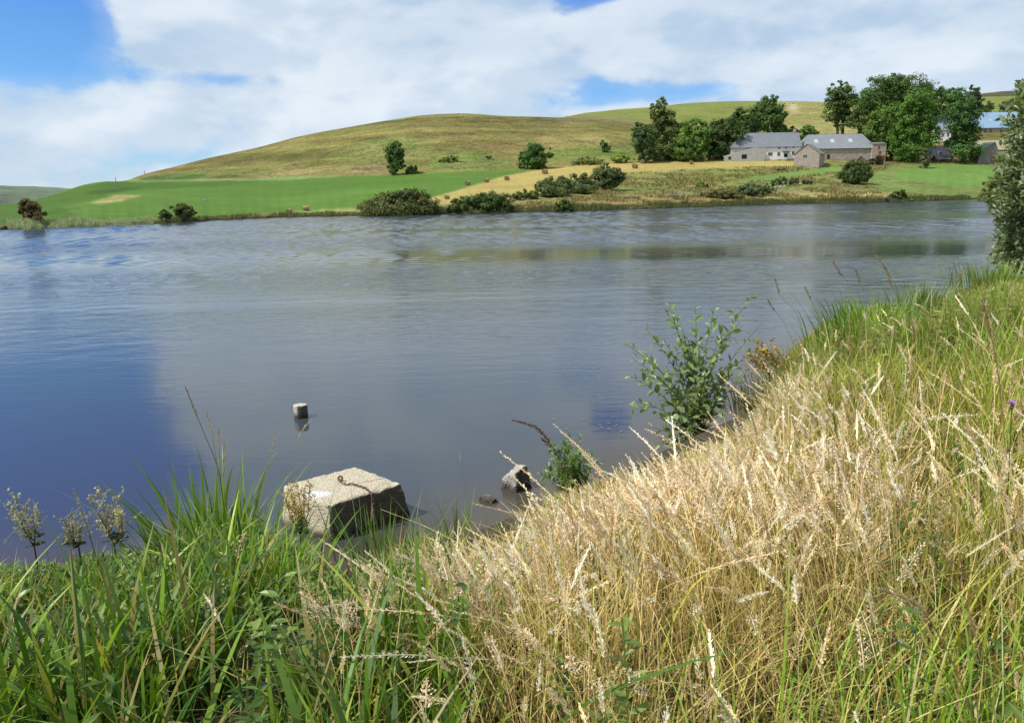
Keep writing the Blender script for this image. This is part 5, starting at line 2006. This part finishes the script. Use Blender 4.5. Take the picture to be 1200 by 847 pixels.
# ------------------------------------------------------------------ leafy shrubs made of real twigs
def leafy_shoots(name, label, cat, base, tips, leaf, col, seed, spacing=.045, twigs=9, thick=.012, rim=(.10, .16, .04), twig_len=.28, group=None, tipcol=None, lw=.5):
    r = np.random.default_rng(seed)
    root = empty(name, base, label, cat, group)
    st, lf = MB(), MB()
    P, A, L_, C = [], [], [], []

    def shoot(a, b, bow, r0_, dense):
        n = 9
        pts = [a.lerp(b, t) + Vector((bow[0] * math.sin(t * 3.1), bow[1] * math.sin(t * 3.1), bow[2] * math.sin(t * 3.1))) for t in np.linspace(0, 1, n)]
        st.tube(pts, list(np.linspace(r0_, r0_ * .25, n)), 5)
        return pts

    def dress(pts, t0, sp):
        ln = sum((pts[i + 1] - pts[i]).length for i in range(len(pts) - 1))
        k = max(2, int(ln * (1 - t0) / sp))
        ph = r.random() * 6.28
        for j in range(k):
            t = t0 + (1 - t0) * (j + .5) / k
            q = t * (len(pts) - 1)
            i = min(int(q), len(pts) - 2)
            p_ = pts[i].lerp(pts[i + 1], q - i)
            d = (pts[i + 1] - pts[i]).normalized()
            a = ph + j * 2.4
            s1 = d.orthogonal().normalized()
            s2 = d.cross(s1)
            ax = (s1 * math.cos(a) + s2 * math.sin(a)) * .85 + d * r.uniform(.3, 1.0)
            P.append(tuple(p_))
            A.append(tuple(ax))
            L_.append(leaf * r.uniform(.65, 1.2) * (.75 if t > .9 else 1))
            young = max(0, (t - .6) / .4)
            c = np.array(col) * r.uniform(.7, 1.35) * (1 - young * .5) + np.array(rim) * young * .6
            if tipcol is not None and r.random() < .02:
                c = np.array(tipcol)
            C.append(c)
    for tp in tips:
        tp = Vector(tp) - base
        b0 = Vector(r.normal(size=3) * .05)
        b0.z = -.05
        bow = Vector((tp.x * -.22, r.normal() * .06, tp.length * .06))
        pts = shoot(b0, tp, bow, thick, 1)
        dress(pts, .30, spacing)
        for k in range(twigs):
            t = r.uniform(.15, .85)
            q = t * 8
            i = int(q)
            s_ = pts[i].lerp(pts[i + 1], q - i)
            d = (pts[i + 1] - pts[i]).normalized()
            e = s_ + (Vector(r.normal(size=3)).normalized() * .8 + d * .8 + Vector((0, 0, .25))) * twig_len * r.uniform(.5, 1.2) * (1.1 - t * .5)
            if e.z + base.z < .05:
                e.z = .05 - base.z + r.random() * .1
            pt2 = shoot(s_, e, Vector((0, 0, .02)), thick * .4, 1)
            dress(pt2, .05, spacing)
    P, A, L_, C = np.array(P), np.array(A), np.array(L_), np.array(C)
    nr = np.array([0, 0, 1.0])[None, :] + r.normal(size=P.shape) * .55
    lf.leaves(P, A, nr, L_, L_ * lw * r.uniform(.85, 1.15, len(L_)), C)
    st.build('branches', M['twig'], root)
    lf.build('foliage', M['near_leaf'], root)
    return root


b = atz(815, 532, 0.0)
yb = b.y
tips = [at(u, v, yb + dy) for u, v, dy in ((783, 357, 0), (729, 401, -.4), (752, 412, .3), (776, 396, .2), (797, 380, -.1), (838, 362, .3), (846, 392, -.2), (882, 347, .2), (869, 375, .5), (818, 402, -.4), (736, 440, .1), (742, 470, -.3), (760, 500, -.5),
        (800, 428, .5), (768, 440, -.5), (826, 440, -.6), (858, 430, -.3), (885, 410, .3), (893, 380, .4), (740, 420, .2), (756, 385, .3), (805, 395, .2), (878, 440, .5), (850, 460, .2), (790, 470, -.7), (846, 480, -.5), (770, 520, -.6), (815, 360, .5))]
leafy_shoots('alder_shrub', 'leafy green young shrub with upright shoots growing at the water edge', 'shrub', Vector((b.x, b.y, 0.0)), tips, .135, (.19, .27, .10), 51, .066, 4, .009, (.30, .42, .13), .36)
b = atz(668, 590, 0.05)
tips = [at(u, v, b.y + dy) for u, v, dy in ((645, 520, 0), (660, 516, .1), (682, 510, .1), (688, 528, -.1), (650, 545, -.2), (700, 540, .1), (670, 535, -.2), (636, 556, 0), (694, 562, -.1), (664, 560, -.3))]
leafy_shoots('small_shrub', 'small bright green bushy plant with one orange leaf beside the pale rock', 'plant', b, tips, .085, (.12, .22, .045), 52, .026, 10, .005, (.24, .36, .08), .17, lw=.36)
b = at(678, 528, b.y)
m_ = MB()
m_.leaves(np.array([tuple(at(674, 524, b.y - .1)), tuple(at(676, 525, b.y - .1)), tuple(at(680, 526, b.y - .1))]), np.array([(-.6, 0, .6), (.2, -.3, .8), (.9, -.2, .1)]), np.array([(0, -1, .3)] * 3), np.array([.04, .05, .045]), np.array([.02, .022, .02]), np.array([(.62, .28, .05)] * 3))
o = m_.build('orange_leaf', M['near_leaf'])
o.parent = bpy.data.objects['small_shrub']
o.matrix_parent_inverse = Matrix.Translation(-bpy.data.objects['small_shrub'].location)


def near_willow():
    Y0 = 19.0
    r = np.random.default_rng(61)
    q = at(1238, 345, Y0)
    base = Vector((q.x, Y0, float(bank_z(q.x, Y0)) - .1))
    LINE = [(90, 1194), (110, 1189), (130, 1181), (160, 1174), (190, 1168), (215, 1160), (240, 1153), (262, 1166), (285, 1160), (300, 1160), (325, 1166), (340, 1172), (352, 1178), (375, 1182), (400, 1190)]
    lv, lu = np.array(LINE, float).T
    root = empty('willow_tree', base, 'tall grey green willow at the right edge overhanging the near bank', 'tree')
    st, lf = MB(), MB()
    trunk = [Vector((0, 0, -.2)), Vector((-.1, 0, 1.2)), Vector((.1, .1, 2.6)), Vector((0, .1, 4.2)), Vector((.1, 0, 5.6))]
    st.tube(trunk, [.16, .13, .10, .06, .02], 8)
    st.tube([Vector((.1, .1, -.2)), Vector((.7, .3, 1.8)), Vector((1.0, .3, 4.0))], [.13, .09, .03], 7)
    P, A, L_, C = [], [], [], []
    for i in range(470):
        v = r.uniform(97, 395)
        ul = np.interp(v, lv, lu)
        uu = ul + abs(r.normal()) * 34 if r.random() < .75 else r.uniform(ul, 1330)
        yy = Y0 + r.normal() * .75
        tip = at(uu, v, yy) - base
        if tip.z < .25:
            tip.z = .25
        hs = min(max(tip.z - r.uniform(.3, 1.3), .2), 5.2)
        i0 = min(int(hs / 1.4), 3)
        s_ = trunk[i0].lerp(trunk[i0 + 1], min(1, hs / 1.4 - i0)) if hs / 1.4 - i0 >= 0 else trunk[i0]
        bend = Vector((0, 0, .25))
        pts = [s_.lerp(tip, t) + bend * math.sin(t * 3.1) + Vector(r.normal(size=3) * .02) for t in np.linspace(0, 1, 7)]
        st.tube(pts, list(np.linspace(.022, .005, 7)), 4, caps=False)
        n = r.integers(24, 40)
        for j in range(n):
            t = 1 - .62 * r.random() ** 1.3
            qf = t * 6
            k = min(int(qf), 5)
            p_ = pts[k].lerp(pts[k + 1], qf - k) + Vector(r.normal(size=3) * .07 * (1.15 - t + .4))
            d = (pts[k + 1] - pts[k]).normalized()
            ax = d * r.uniform(.2, 1) + Vector(r.normal(size=3)) * .6 + Vector((0, 0, .2))
            P.append(tuple(p_))
            A.append(tuple(ax))
            L_.append(r.uniform(.12, .22))
            C.append(np.array([(.17, .22, .09), (.13, .185, .07), (.27, .32, .17)][r.integers(0, 3)]) * r.uniform(.7, 1.3))
    P, A, L_, C = map(np.array, (P, A, L_, C))
    nr = np.array([-.2, -.2, 1.0])[None, :] + r.normal(size=P.shape) * .6
    lf.leaves(P, A, nr, L_, L_ * .42, C)
    st.build('trunk', M['bark'], root)
    lf.build('crown', M['near_leaf'], root)


near_willow()

# ------------------------------------------------------------------ single plants one can point to
def stalk(name, label, cat, pts_uv, Y, head, hr, S_, hcol, scol=(.35, .30, .12), w_=.004, slen=.014, swid=.005, spread=.6, group=None, lean_y=.0, leaves=0, seed=1):
    """one stalk through the given picture points at distance Y; its foot is carried down into the bank"""
    r = np.random.default_rng(seed)
    P = [at(u, v, Y + lean_y * i) for i, (u, v) in enumerate(pts_uv)]
    foot = P[0].copy()
    zb = float(bank_z(foot.x, foot.y)) - .04
    if foot.z > zb:
        dx = (P[0] - P[1])
        P = [Vector((foot.x + dx.x * .3, foot.y, zb))] + P
    base = P[0].copy()
    # resample evenly
    cum = [0]
    for a, b in zip(P[:-1], P[1:]):
        cum.append(cum[-1] + (b - a).length)
    tt = np.linspace(0, cum[-1], 22)
    arr = np.array([tuple(p - base) for p in P])
    line = np.stack([smooth_interp(tt, cum, arr[:, k]) if len(P) > 2 else np.interp(tt, cum, arr[:, k]) for k in range(3)], 1)
    root = empty(name, base, label, cat, group)
    st = MB()
    st.tube([Vector(p) for p in line], list(np.linspace(w_, w_ * .4, 22)), 6, scol)
    if leaves:
        n = leaves
        for j in range(n):
            i = int(2 + j * 9 / n)
            a = r.uniform(0, 6.28)
            L_ = curve(np.array([line[i][0]]), np.array([line[i][1]]), np.array([line[i][2] + .03]), np.array([.14]), np.array([.16]), np.array([a]), 6, 1.4, np.array([.10]))
            st.strips(L_, np.array([[.006, .010, .010, .008, .005, .001]]), side_vec(np.array([a + 1.57])), np.array([(.09, .16, .035)]))
    st.build('stem', M['green_blade'], root)
    hd = MB()
    seed_heads(hd, line[None], np.array([head / cum[-1]]), np.array([hr]), S_, slen, swid, np.array([hcol]), r, spread)
    hd.build('seed_head', M['dry_blade'], root)
    return root


TAN = (.60, .45, .26)
BRN = (.22, .11, .065)
GS = 'reed canary stems over the water at the left'
stalk('seeding_plant', 'tallest brown topped grass stem leaning left over the water', 'tall grass', [(268, 640), (258, 560), (236, 500), (217, 453)], 5.0, .23, .012, 110, (.36, .25, .15), (.10, .14, .05), .0042, seed=1, group=GS, leaves=2)
stalk('seeding_plant', 'second grass stem with a pale head just right of the tallest one', 'tall grass', [(262, 640), (256, 560), (249, 510), (241, 480)], 5.1, .17, .010, 90, TAN, seed=2, group=GS)
stalk('seeding_plant', 'short pale head third from the left of the leaning stems', 'tall grass', [(262, 640), (259, 570), (257, 530), (256, 503)], 5.05, .13, .009, 70, TAN, seed=3, group=GS)
stalk('seeding_plant', 'lowest pale head at the right of the leaning group of four', 'tall grass', [(266, 640), (263, 580), (262, 545), (263, 517)], 5.0, .16, .010, 80, TAN, seed=4, group=GS)
stalk('seeding_plant', 'slender pale grass stem standing between the leaning group and the block', 'tall grass', [(298, 650), (305, 590), (314, 545), (323, 507)], 4.9, .16, .008, 80, TAN, (.45, .42, .30), .003, seed=5)
stalk('seeding_plant', 'pale stem with a bowed head just below the post stub', 'tall grass', [(330, 640), (338, 570), (346, 525), (356, 501), (365, 492)], 4.9, .17, .009, 85, (.70, .52, .27), (.45, .42, .30), .003, seed=6)
stalk('seeding_plant', 'thin straw stem rising before the dark face of the mooring block', 'tall grass', [(432, 700), (435, 650), (435, 615), (436, 590)], 4.4, .12, .007, 60, (.66, .55, .32), (.42, .38, .2), .003, seed=7)
stalk('seeding_plant', 'thin grass stem with one pale head at the left above the weeds', 'tall grass', [(62, 690), (54, 640), (45, 605), (39, 586)], 4.4, .11, .009, 60, (.62, .55, .38), (.3, .3, .2), .003, seed=8)
stalk('seeding_plant', 'leaning feathery tan grass head between the two weeds at the left', 'tall grass', [(128, 700), (112, 650), (98, 605), (86, 572)], 4.3, .32, .022, 160, (.52, .44, .24), (.2, .22, .1), .004, seed=9, spread=.9)
stalk('seeding_plant', 'tiny tipped stem standing far out over the open water left of the rocks', 'tall grass', [(552, 640), (548, 590), (543, 560), (538, 527)], 5.6, .10, .006, 40, (.62, .60, .55), (.3, .3, .28), .002, seed=10)
stalk('sedge_spike', 'arching dark brown sedge spike with a drooping tip above the pale rock', 'sedge', [(700, 640), (676, 570), (655, 535), (641, 514), (625, 499), (600, 492)], 4.6, .30, .015, 230, BRN, (.20, .15, .06), .005, .016, .007, seed=11)
stalk('sedge_spike', 'short brown side spike below the arching dark sedge', 'sedge', [(668, 590), (658, 545), (648, 526), (634, 513)], 4.62, .09, .014, 70, BRN, (.20, .15, .06), .003, .016, .007, seed=12)
stalk('seeding_plant', 'large brown panicle standing in front of the willow at the right', 'tall grass', [(1180, 640), (1176, 500), (1165, 410), (1150, 350)], 3.2, .30, .020, 170, (.42, .29, .18), (.32, .26, .10), .004, seed=13, spread=.9)
stalk('seeding_plant', 'tall kinked brown stem above the green bank in front of the lake', 'tall grass', [(1050, 420), (1046, 350), (1040, 320), (1027, 300)], 8.5, .42, .020, 110, (.40, .27, .16), (.38, .30, .16), .005, .03, .012, seed=14, spread=.8)
for i, (pts, lab) in enumerate([([(985, 400), (1000, 345), (983, 318), (976, 306)], 'thin brown stem left of the tall kinked one'), ([(940, 400), (935, 370), (914, 345), (908, 325)], 'fine reddish stem leaning out over the water at the bank end'),
                               ([(930, 410), (920, 380), (905, 360), (899, 350)], 'lowest fine reddish stem at the left end of the green bank'), ([(1010, 400), (1012, 350), (1006, 325), (1002, 315)], 'short brown stem between two taller ones on the green bank'),
                               ([(1110, 380), (1118, 345), (1124, 325), (1130, 313)], 'pale slanting stem against the water near the willow'), ([(965, 410), (958, 370), (950, 350), (943, 336)], 'tan stem left of the pair on the green bank')]):
    stalk('seeding_plant', lab, 'tall grass', pts, 8.6 + i * .3, .2, .016, 60, (.36, .25, .16), (.36, .30, .17), .004, .03, .011, seed=20 + i, spread=.9, group='brown stems on the green bank')
stalk('seeding_plant', 'thick curved brown panicle near the lower right corner', 'tall grass', [(1140, 847), (1122, 790), (1098, 740), (1070, 705), (1030, 690)], 1.75, .17, .022, 300, (.40, .29, .17), (.36, .27, .12), .0035, .010, .0034, seed=30, spread=1.0)
stalk('seeding_plant', 'drooping light brown head right of the thick curved panicle', 'tall grass', [(1150, 847), (1150, 790), (1142, 740), (1131, 705)], 2.0, .13, .012, 140, (.52, .38, .24), (.45, .35, .16), .003, .010, .0034, seed=31)
BOT = [([(400, 847), (398, 815), (370, 792), (330, 806)], 'long bent pale grass head, lower left of the two by the bottom edge'), ([(470, 847), (440, 790), (405, 760), (378, 772)], 'bent pale grass head arching above the bottom pair'),
       ([(395, 760), (380, 730), (362, 708), (357, 716)], 'pale bowed grass head left of the pinkish tuft'), ([(340, 830), (335, 790), (322, 770), (318, 808)], 'small pale drooping head at the bottom left of the bent pair'),
       ([(215, 847), (203, 790), (200, 748), (190, 733)], 'small cream grass head among the dark weeds at lower left'), ([(60, 847), (58, 790), (50, 752), (30, 752)], 'cream nodding grass head at the far left'),
       ([(375, 800), (376, 770), (371, 745), (362, 730)], 'upright cream grass head left of the purple spikelet'), ([(250, 847), (265, 800), (285, 760), (300, 742)], 'cream grass heads leaning right over the dark weeds')]
for i, (pts, lab) in enumerate(BOT):
    stalk('seeding_plant', lab, 'tall grass', pts, 2.35 + .1 * (i % 3), .13, .011, 130, (.74, .62, .42), (.42, .38, .18), .0022, .011, .0036, seed=40 + i, group='bowed pale grass heads at the bottom left')
stalk('purple_spike', 'small dull purple grass spikelet near the bottom centre left', 'tall grass', [(450, 847), (446, 830), (437, 815), (413, 804)], 2.2, .06, .007, 90, (.26, .12, .17), (.2, .22, .1), .002, .012, .004, seed=60)


def weed(name, label, base_uv, tips, Y, seedcol, seed, n=90, leafcol=(.05, .085, .03), size=.007, spread=.055, group=None):
    r = np.random.default_rng(seed)
    b = at(*base_uv, Y)
    zb = float(bank_z(b.x, b.y)) - .04
    base = Vector((b.x, b.y, min(zb, b.z)))
    root = empty(name, base, label, 'weed', group)
    st, lf = MB(), MB()
    lp, la = [], []
    main = b - base
    for (u, v) in tips:
        pos, col, sprigs = [], [], []
        tp = at(u, v, Y + r.normal() * .05) - base
        mid_ = main.lerp(tp, .45) + Vector((r.normal() * .02, 0, -.02))
        pts = [Vector((0, 0, 0)), main, mid_, tp]
        st.tube(pts, [.006, .005, .0035, .0015], 5, (.16, .09, .06))
        for k in range(12):
            t = k / 11
            c = mid_.lerp(tp, t)
            c2_ = c + Vector(r.normal(size=3)) * spread * (.9 - .4 * t) + Vector((0, 0, .02))
            sprigs.append((c, c2_))
            for j in range(n // 10):
                q = c.lerp(c2_, r.uniform(.15, 1.0)) + Vector(r.normal(size=3)) * .008
                pos.append(tuple(q))
                col.append(np.array(seedcol) * r.uniform(.6, 1.35))
        pos, col = np.array(pos), np.array(col)
        hd = MB()
        hd.tube([mid_, tp], [.003, .0015], 4, tuple(seedcol), caps=False)
        for (ca, cb) in sprigs:
            hd.tube([ca, cb], [.0022, .0014], 3, tuple(seedcol), caps=False)
        hd.cards(pos, r.normal(size=pos.shape), size * 1.15 * (.6 + .8 * r.random(len(pos))), col, .7)
        hd.build('seed_head', M['dry_blade'], root)
        for k in range(5):
            q = main.lerp(mid_, r.random())
            lp.append(tuple(q))
            la.append((r.normal(), r.normal(), .2))
    L_ = r.uniform(.04, .08, len(lp))
    lf.leaves(np.array(lp), np.array(la), np.array([(0, -.2, 1.0)] * len(lp)) + r.normal(size=(len(lp), 3)) * .3, L_, L_ * .35, np.array([leafcol] * len(lp)) * r.uniform(.8, 1.4, len(lp))[:, None])
    st.build('stem', M['twig'], root)
    lf.build('leaves', M['near_leaf'], root)


weed('seeding_weed', 'branching grey green weed on a dark red stem at the far left edge', (40, 640), [(8, 592), (18, 580), (30, 590), (24, 600), (38, 600)], 4.2, (.44, .44, .26), 71, 90, group='seeding weeds at the left')
weed('seeding_weed', 'bushy grey green weed left of the feathery tan grass head', (92, 640), [(74, 608), (84, 612), (92, 618), (80, 625)], 4.25, (.42, .42, .24), 72, 80, group='seeding weeds at the left')
weed('seeding_weed', 'tallest bushy olive weed with three seeding tops at the left', (134, 640), [(104, 582), (118, 580), (126, 600), (138, 585), (134, 602), (141, 598)], 4.2, (.50, .47, .25), 73, 90, group='seeding weeds at the left')
weed('golden_weed', 'golden brown seeding weed in front of the left end of the mooring block', (352, 625), [(340, 572), (333, 580), (348, 566), (356, 574), (344, 586), (363, 568), (338, 590), (350, 592)], 4.6, (.52, .38, .11), 74, 90, (.10, .17, .04), .006, .04)
weed('golden_weed', 'rusty green dock like weed at the water edge right of the leafy shrub', (902, 440), [(884, 408), (892, 400), (900, 405), (908, 408), (896, 415), (880, 418)], 9.0, (.42, .33, .09), 75, 110, (.14, .2, .04), .016, .16)


def knapweed():
    Y = 2.9
    p = at(1186, 474, Y)
    base = Vector((p.x + .08, p.y + .05, float(bank_z(p.x, p.y)) - .03))
    root = empty('knapweed_flower', base, 'single lilac purple flower on a tall stem at the right edge', 'flower')
    st, pe, cup = MB(), MB(), MB()
    top = p - base
    st.tube([Vector((0, 0, 0)), top * .5 + Vector((.02, 0, 0)), top - Vector((0, 0, .01))], [.003, .0025, .002], 5, (.12, .17, .05))
    r = np.random.default_rng(8)
    n = 60
    a = r.uniform(0, 6.28, n)
    el = r.uniform(.1, 1.3, n)
    ax = np.stack([np.cos(a) * np.cos(el), np.sin(a) * np.cos(el), np.sin(el)], 1)
    P = np.array([tuple(top)] * n)
    pe.leaves(P, ax, r.normal(size=(n, 3)), r.uniform(.016, .026, n), np.full(n, .005), np.array([(.50, .30, .62)] * n) * r.uniform(.8, 1.2, n)[:, None])
    cup.tube([top - Vector((0, 0, .022)), top - Vector((0, 0, .012)), top], [.003, .009, .006], 8, (.16, .15, .07))
    st.build('stem', M['green_blade'], root)
    pe.build('petals', M['near_leaf'], root)
    cup.build('cup', M['green_blade'], root)


knapweed()


# leaves floating on the calm water near the shrub
def floating():
    r = np.random.default_rng(15)
    labs = ['leftmost', 'second', 'third', 'fourth', 'fifth', 'sixth', 'seventh', 'eighth', 'rightmost']
    for i, (u, v) in enumerate([(651, 492), (667, 503), (682, 492.5), (701, 498), (706, 501.5), (711, 496.5), (716, 503), (721, 499), (727, 506)]):
        p = atz(u, v, .004)
        m_ = MB()
        a = r.uniform(0, 3)
        m_.leaves(np.array([(0, 0, .004)]), np.array([(math.cos(a), math.sin(a) * .4, .02)]), np.array([(0, 0, 1.0)]), np.array([.075]), np.array([.035]), np.array([(.30, .32, .25)]))
        o = m_.build('floating_leaf', M['near_leaf'])
        o.location = p
        tag(o, labs[i] + ' pale leaf floating on the calm water left of the leafy shrub', 'leaf', 'floating leaves by the shrub')


floating()


# tall leafy tuft left of the block
def tuft(name, label, u0, v0, Y, n, seed, hmin, hmax, spreadx, col1, col2, wmin=.014, wmax=.028):
    r = np.random.default_rng(seed)
    b = at(u0, v0, Y)
    base = Vector((b.x, b.y, float(bank_z(b.x, b.y)) - .05))
    m_ = MB()
    x = r.normal(size=n) * spreadx
    y = r.normal(size=n) * spreadx * .6
    h = r.uniform(hmin, hmax, n)
    ang = np.arctan2(y, x) + r.normal(size=n) * .6
    lean = h * np.clip(.12 + np.hypot(x, y) / (spreadx * 2.5) * .5 + r.normal(size=n) * .08, .03, .9)
    L_ = curve(x, y, np.zeros(n), h, lean, ang, 9, 1.8, h * np.clip(r.normal(.05, .08, n), 0, .35))
    t = r.random(n)[:, None]
    c = (np.array(col1) * (1 - t) + np.array(col2) * t) * r.uniform(.8, 1.25, n)[:, None]
    wd = r.uniform(wmin, wmax, n)[:, None] * np.array([.7, .9, 1, 1, .95, .8, .6, .35, .03])[None, :]
    m_.strips(L_, wd, side_vec(ang + 1.57 + r.normal(size=n) * .5), c * .85, c * 1.2)
    o = m_.build(name, M['green_blade'])
    o.location = base
    tag(o, label, 'grass tuft', 'broad bladed reed grass tufts')


tuft('reed_grass_tuft', 'tallest broad bladed green tuft left of the mooring block', 246, 640, 4.9, 110, 81, .55, 1.0, .20, (.10, .18, .02), (.20, .33, .035))
tuft('reed_grass_tuft', 'broad bladed green tuft right in front of the left end of the mooring block', 318, 700, 4.3, 80, 82, .35, .62, .16, (.10, .18, .02), (.20, .33, .035))
tuft('reed_grass_tuft', 'fine bladed green tuft in front of the dark face of the mooring block', 452, 690, 4.7, 90, 83, .35, .62, .14, (.08, .16, .03), (.15, .24, .05), .006, .011)
tuft('reed_grass_tuft', 'small green tuft at the left of the tallest broad bladed one', 200, 650, 4.9, 40, 84, .35, .6, .10, (.09, .17, .03), (.16, .25, .05))
tuft('reed_grass_tuft', 'green tuft at the water edge between the block and the rocks', 535, 650, 5.1, 60, 85, .3, .5, .12, (.09, .15, .03), (.17, .23, .06), .006, .011)
tuft('reed_grass_tuft', 'bright green clump on the far part of the near bank', 1045, 400, 11.5, 260, 86, .5, 1.0, .55, (.10, .20, .03), (.17, .29, .05), .015, .03)
tuft('reed_grass_tuft', 'bright green clump at the foot of the willow', 1165, 352, 15.5, 420, 87, .25, .72, .42, (.14, .22, .03), (.26, .34, .06), .010, .020)
tuft('reed_grass_tuft', 'pale mixed tuft leaning over the water at the end of the green bank', 945, 420, 10.5, 160, 88, .4, .8, .22, (.15, .17, .05), (.26, .24, .10), .010, .018)

for i, (u, v, Y, n, hh, c1, c2, lab) in enumerate([(893, 468, 9.6, 150, .55, (.12, .14, .04), (.24, .22, .08), 'drooping olive tuft just right of the leafy shrub'), (915, 446, 10.6, 190, .75, (.14, .17, .04), (.28, .25, .09), 'shaggy olive and straw tuft hanging over the water at the bank corner'),
                                                  (935, 425, 11.6, 200, .85, (.15, .19, .04), (.27, .27, .08), 'taller shaggy tuft behind the one at the bank corner'), (975, 425, 11.8, 200, .85, (.12, .18, .035), (.24, .28, .06), 'dark green bushy tuft in the middle of the green bank edge'),
                                                  (1000, 405, 13.2, 220, .95, (.13, .22, .035), (.21, .33, .05), 'broad bright green tuft on the crest of the green bank'), (1080, 400, 13.5, 220, .8, (.13, .19, .035), (.25, .29, .06), 'yellow green tuft between the bright clump and the willow'),
                                                  (1120, 430, 10.5, 200, .7, (.16, .18, .04), (.30, .27, .08), 'brownish green tuft below the willow on the open bank'), (1020, 460, 9.4, 180, .6, (.13, .17, .035), (.29, .27, .08), 'low olive tuft in front of the bright clump')]):
    tuft('reed_grass_tuft', lab, u, v, Y, n, 120 + i, hh * .5, hh, .24, c1, c2, .009, .018)
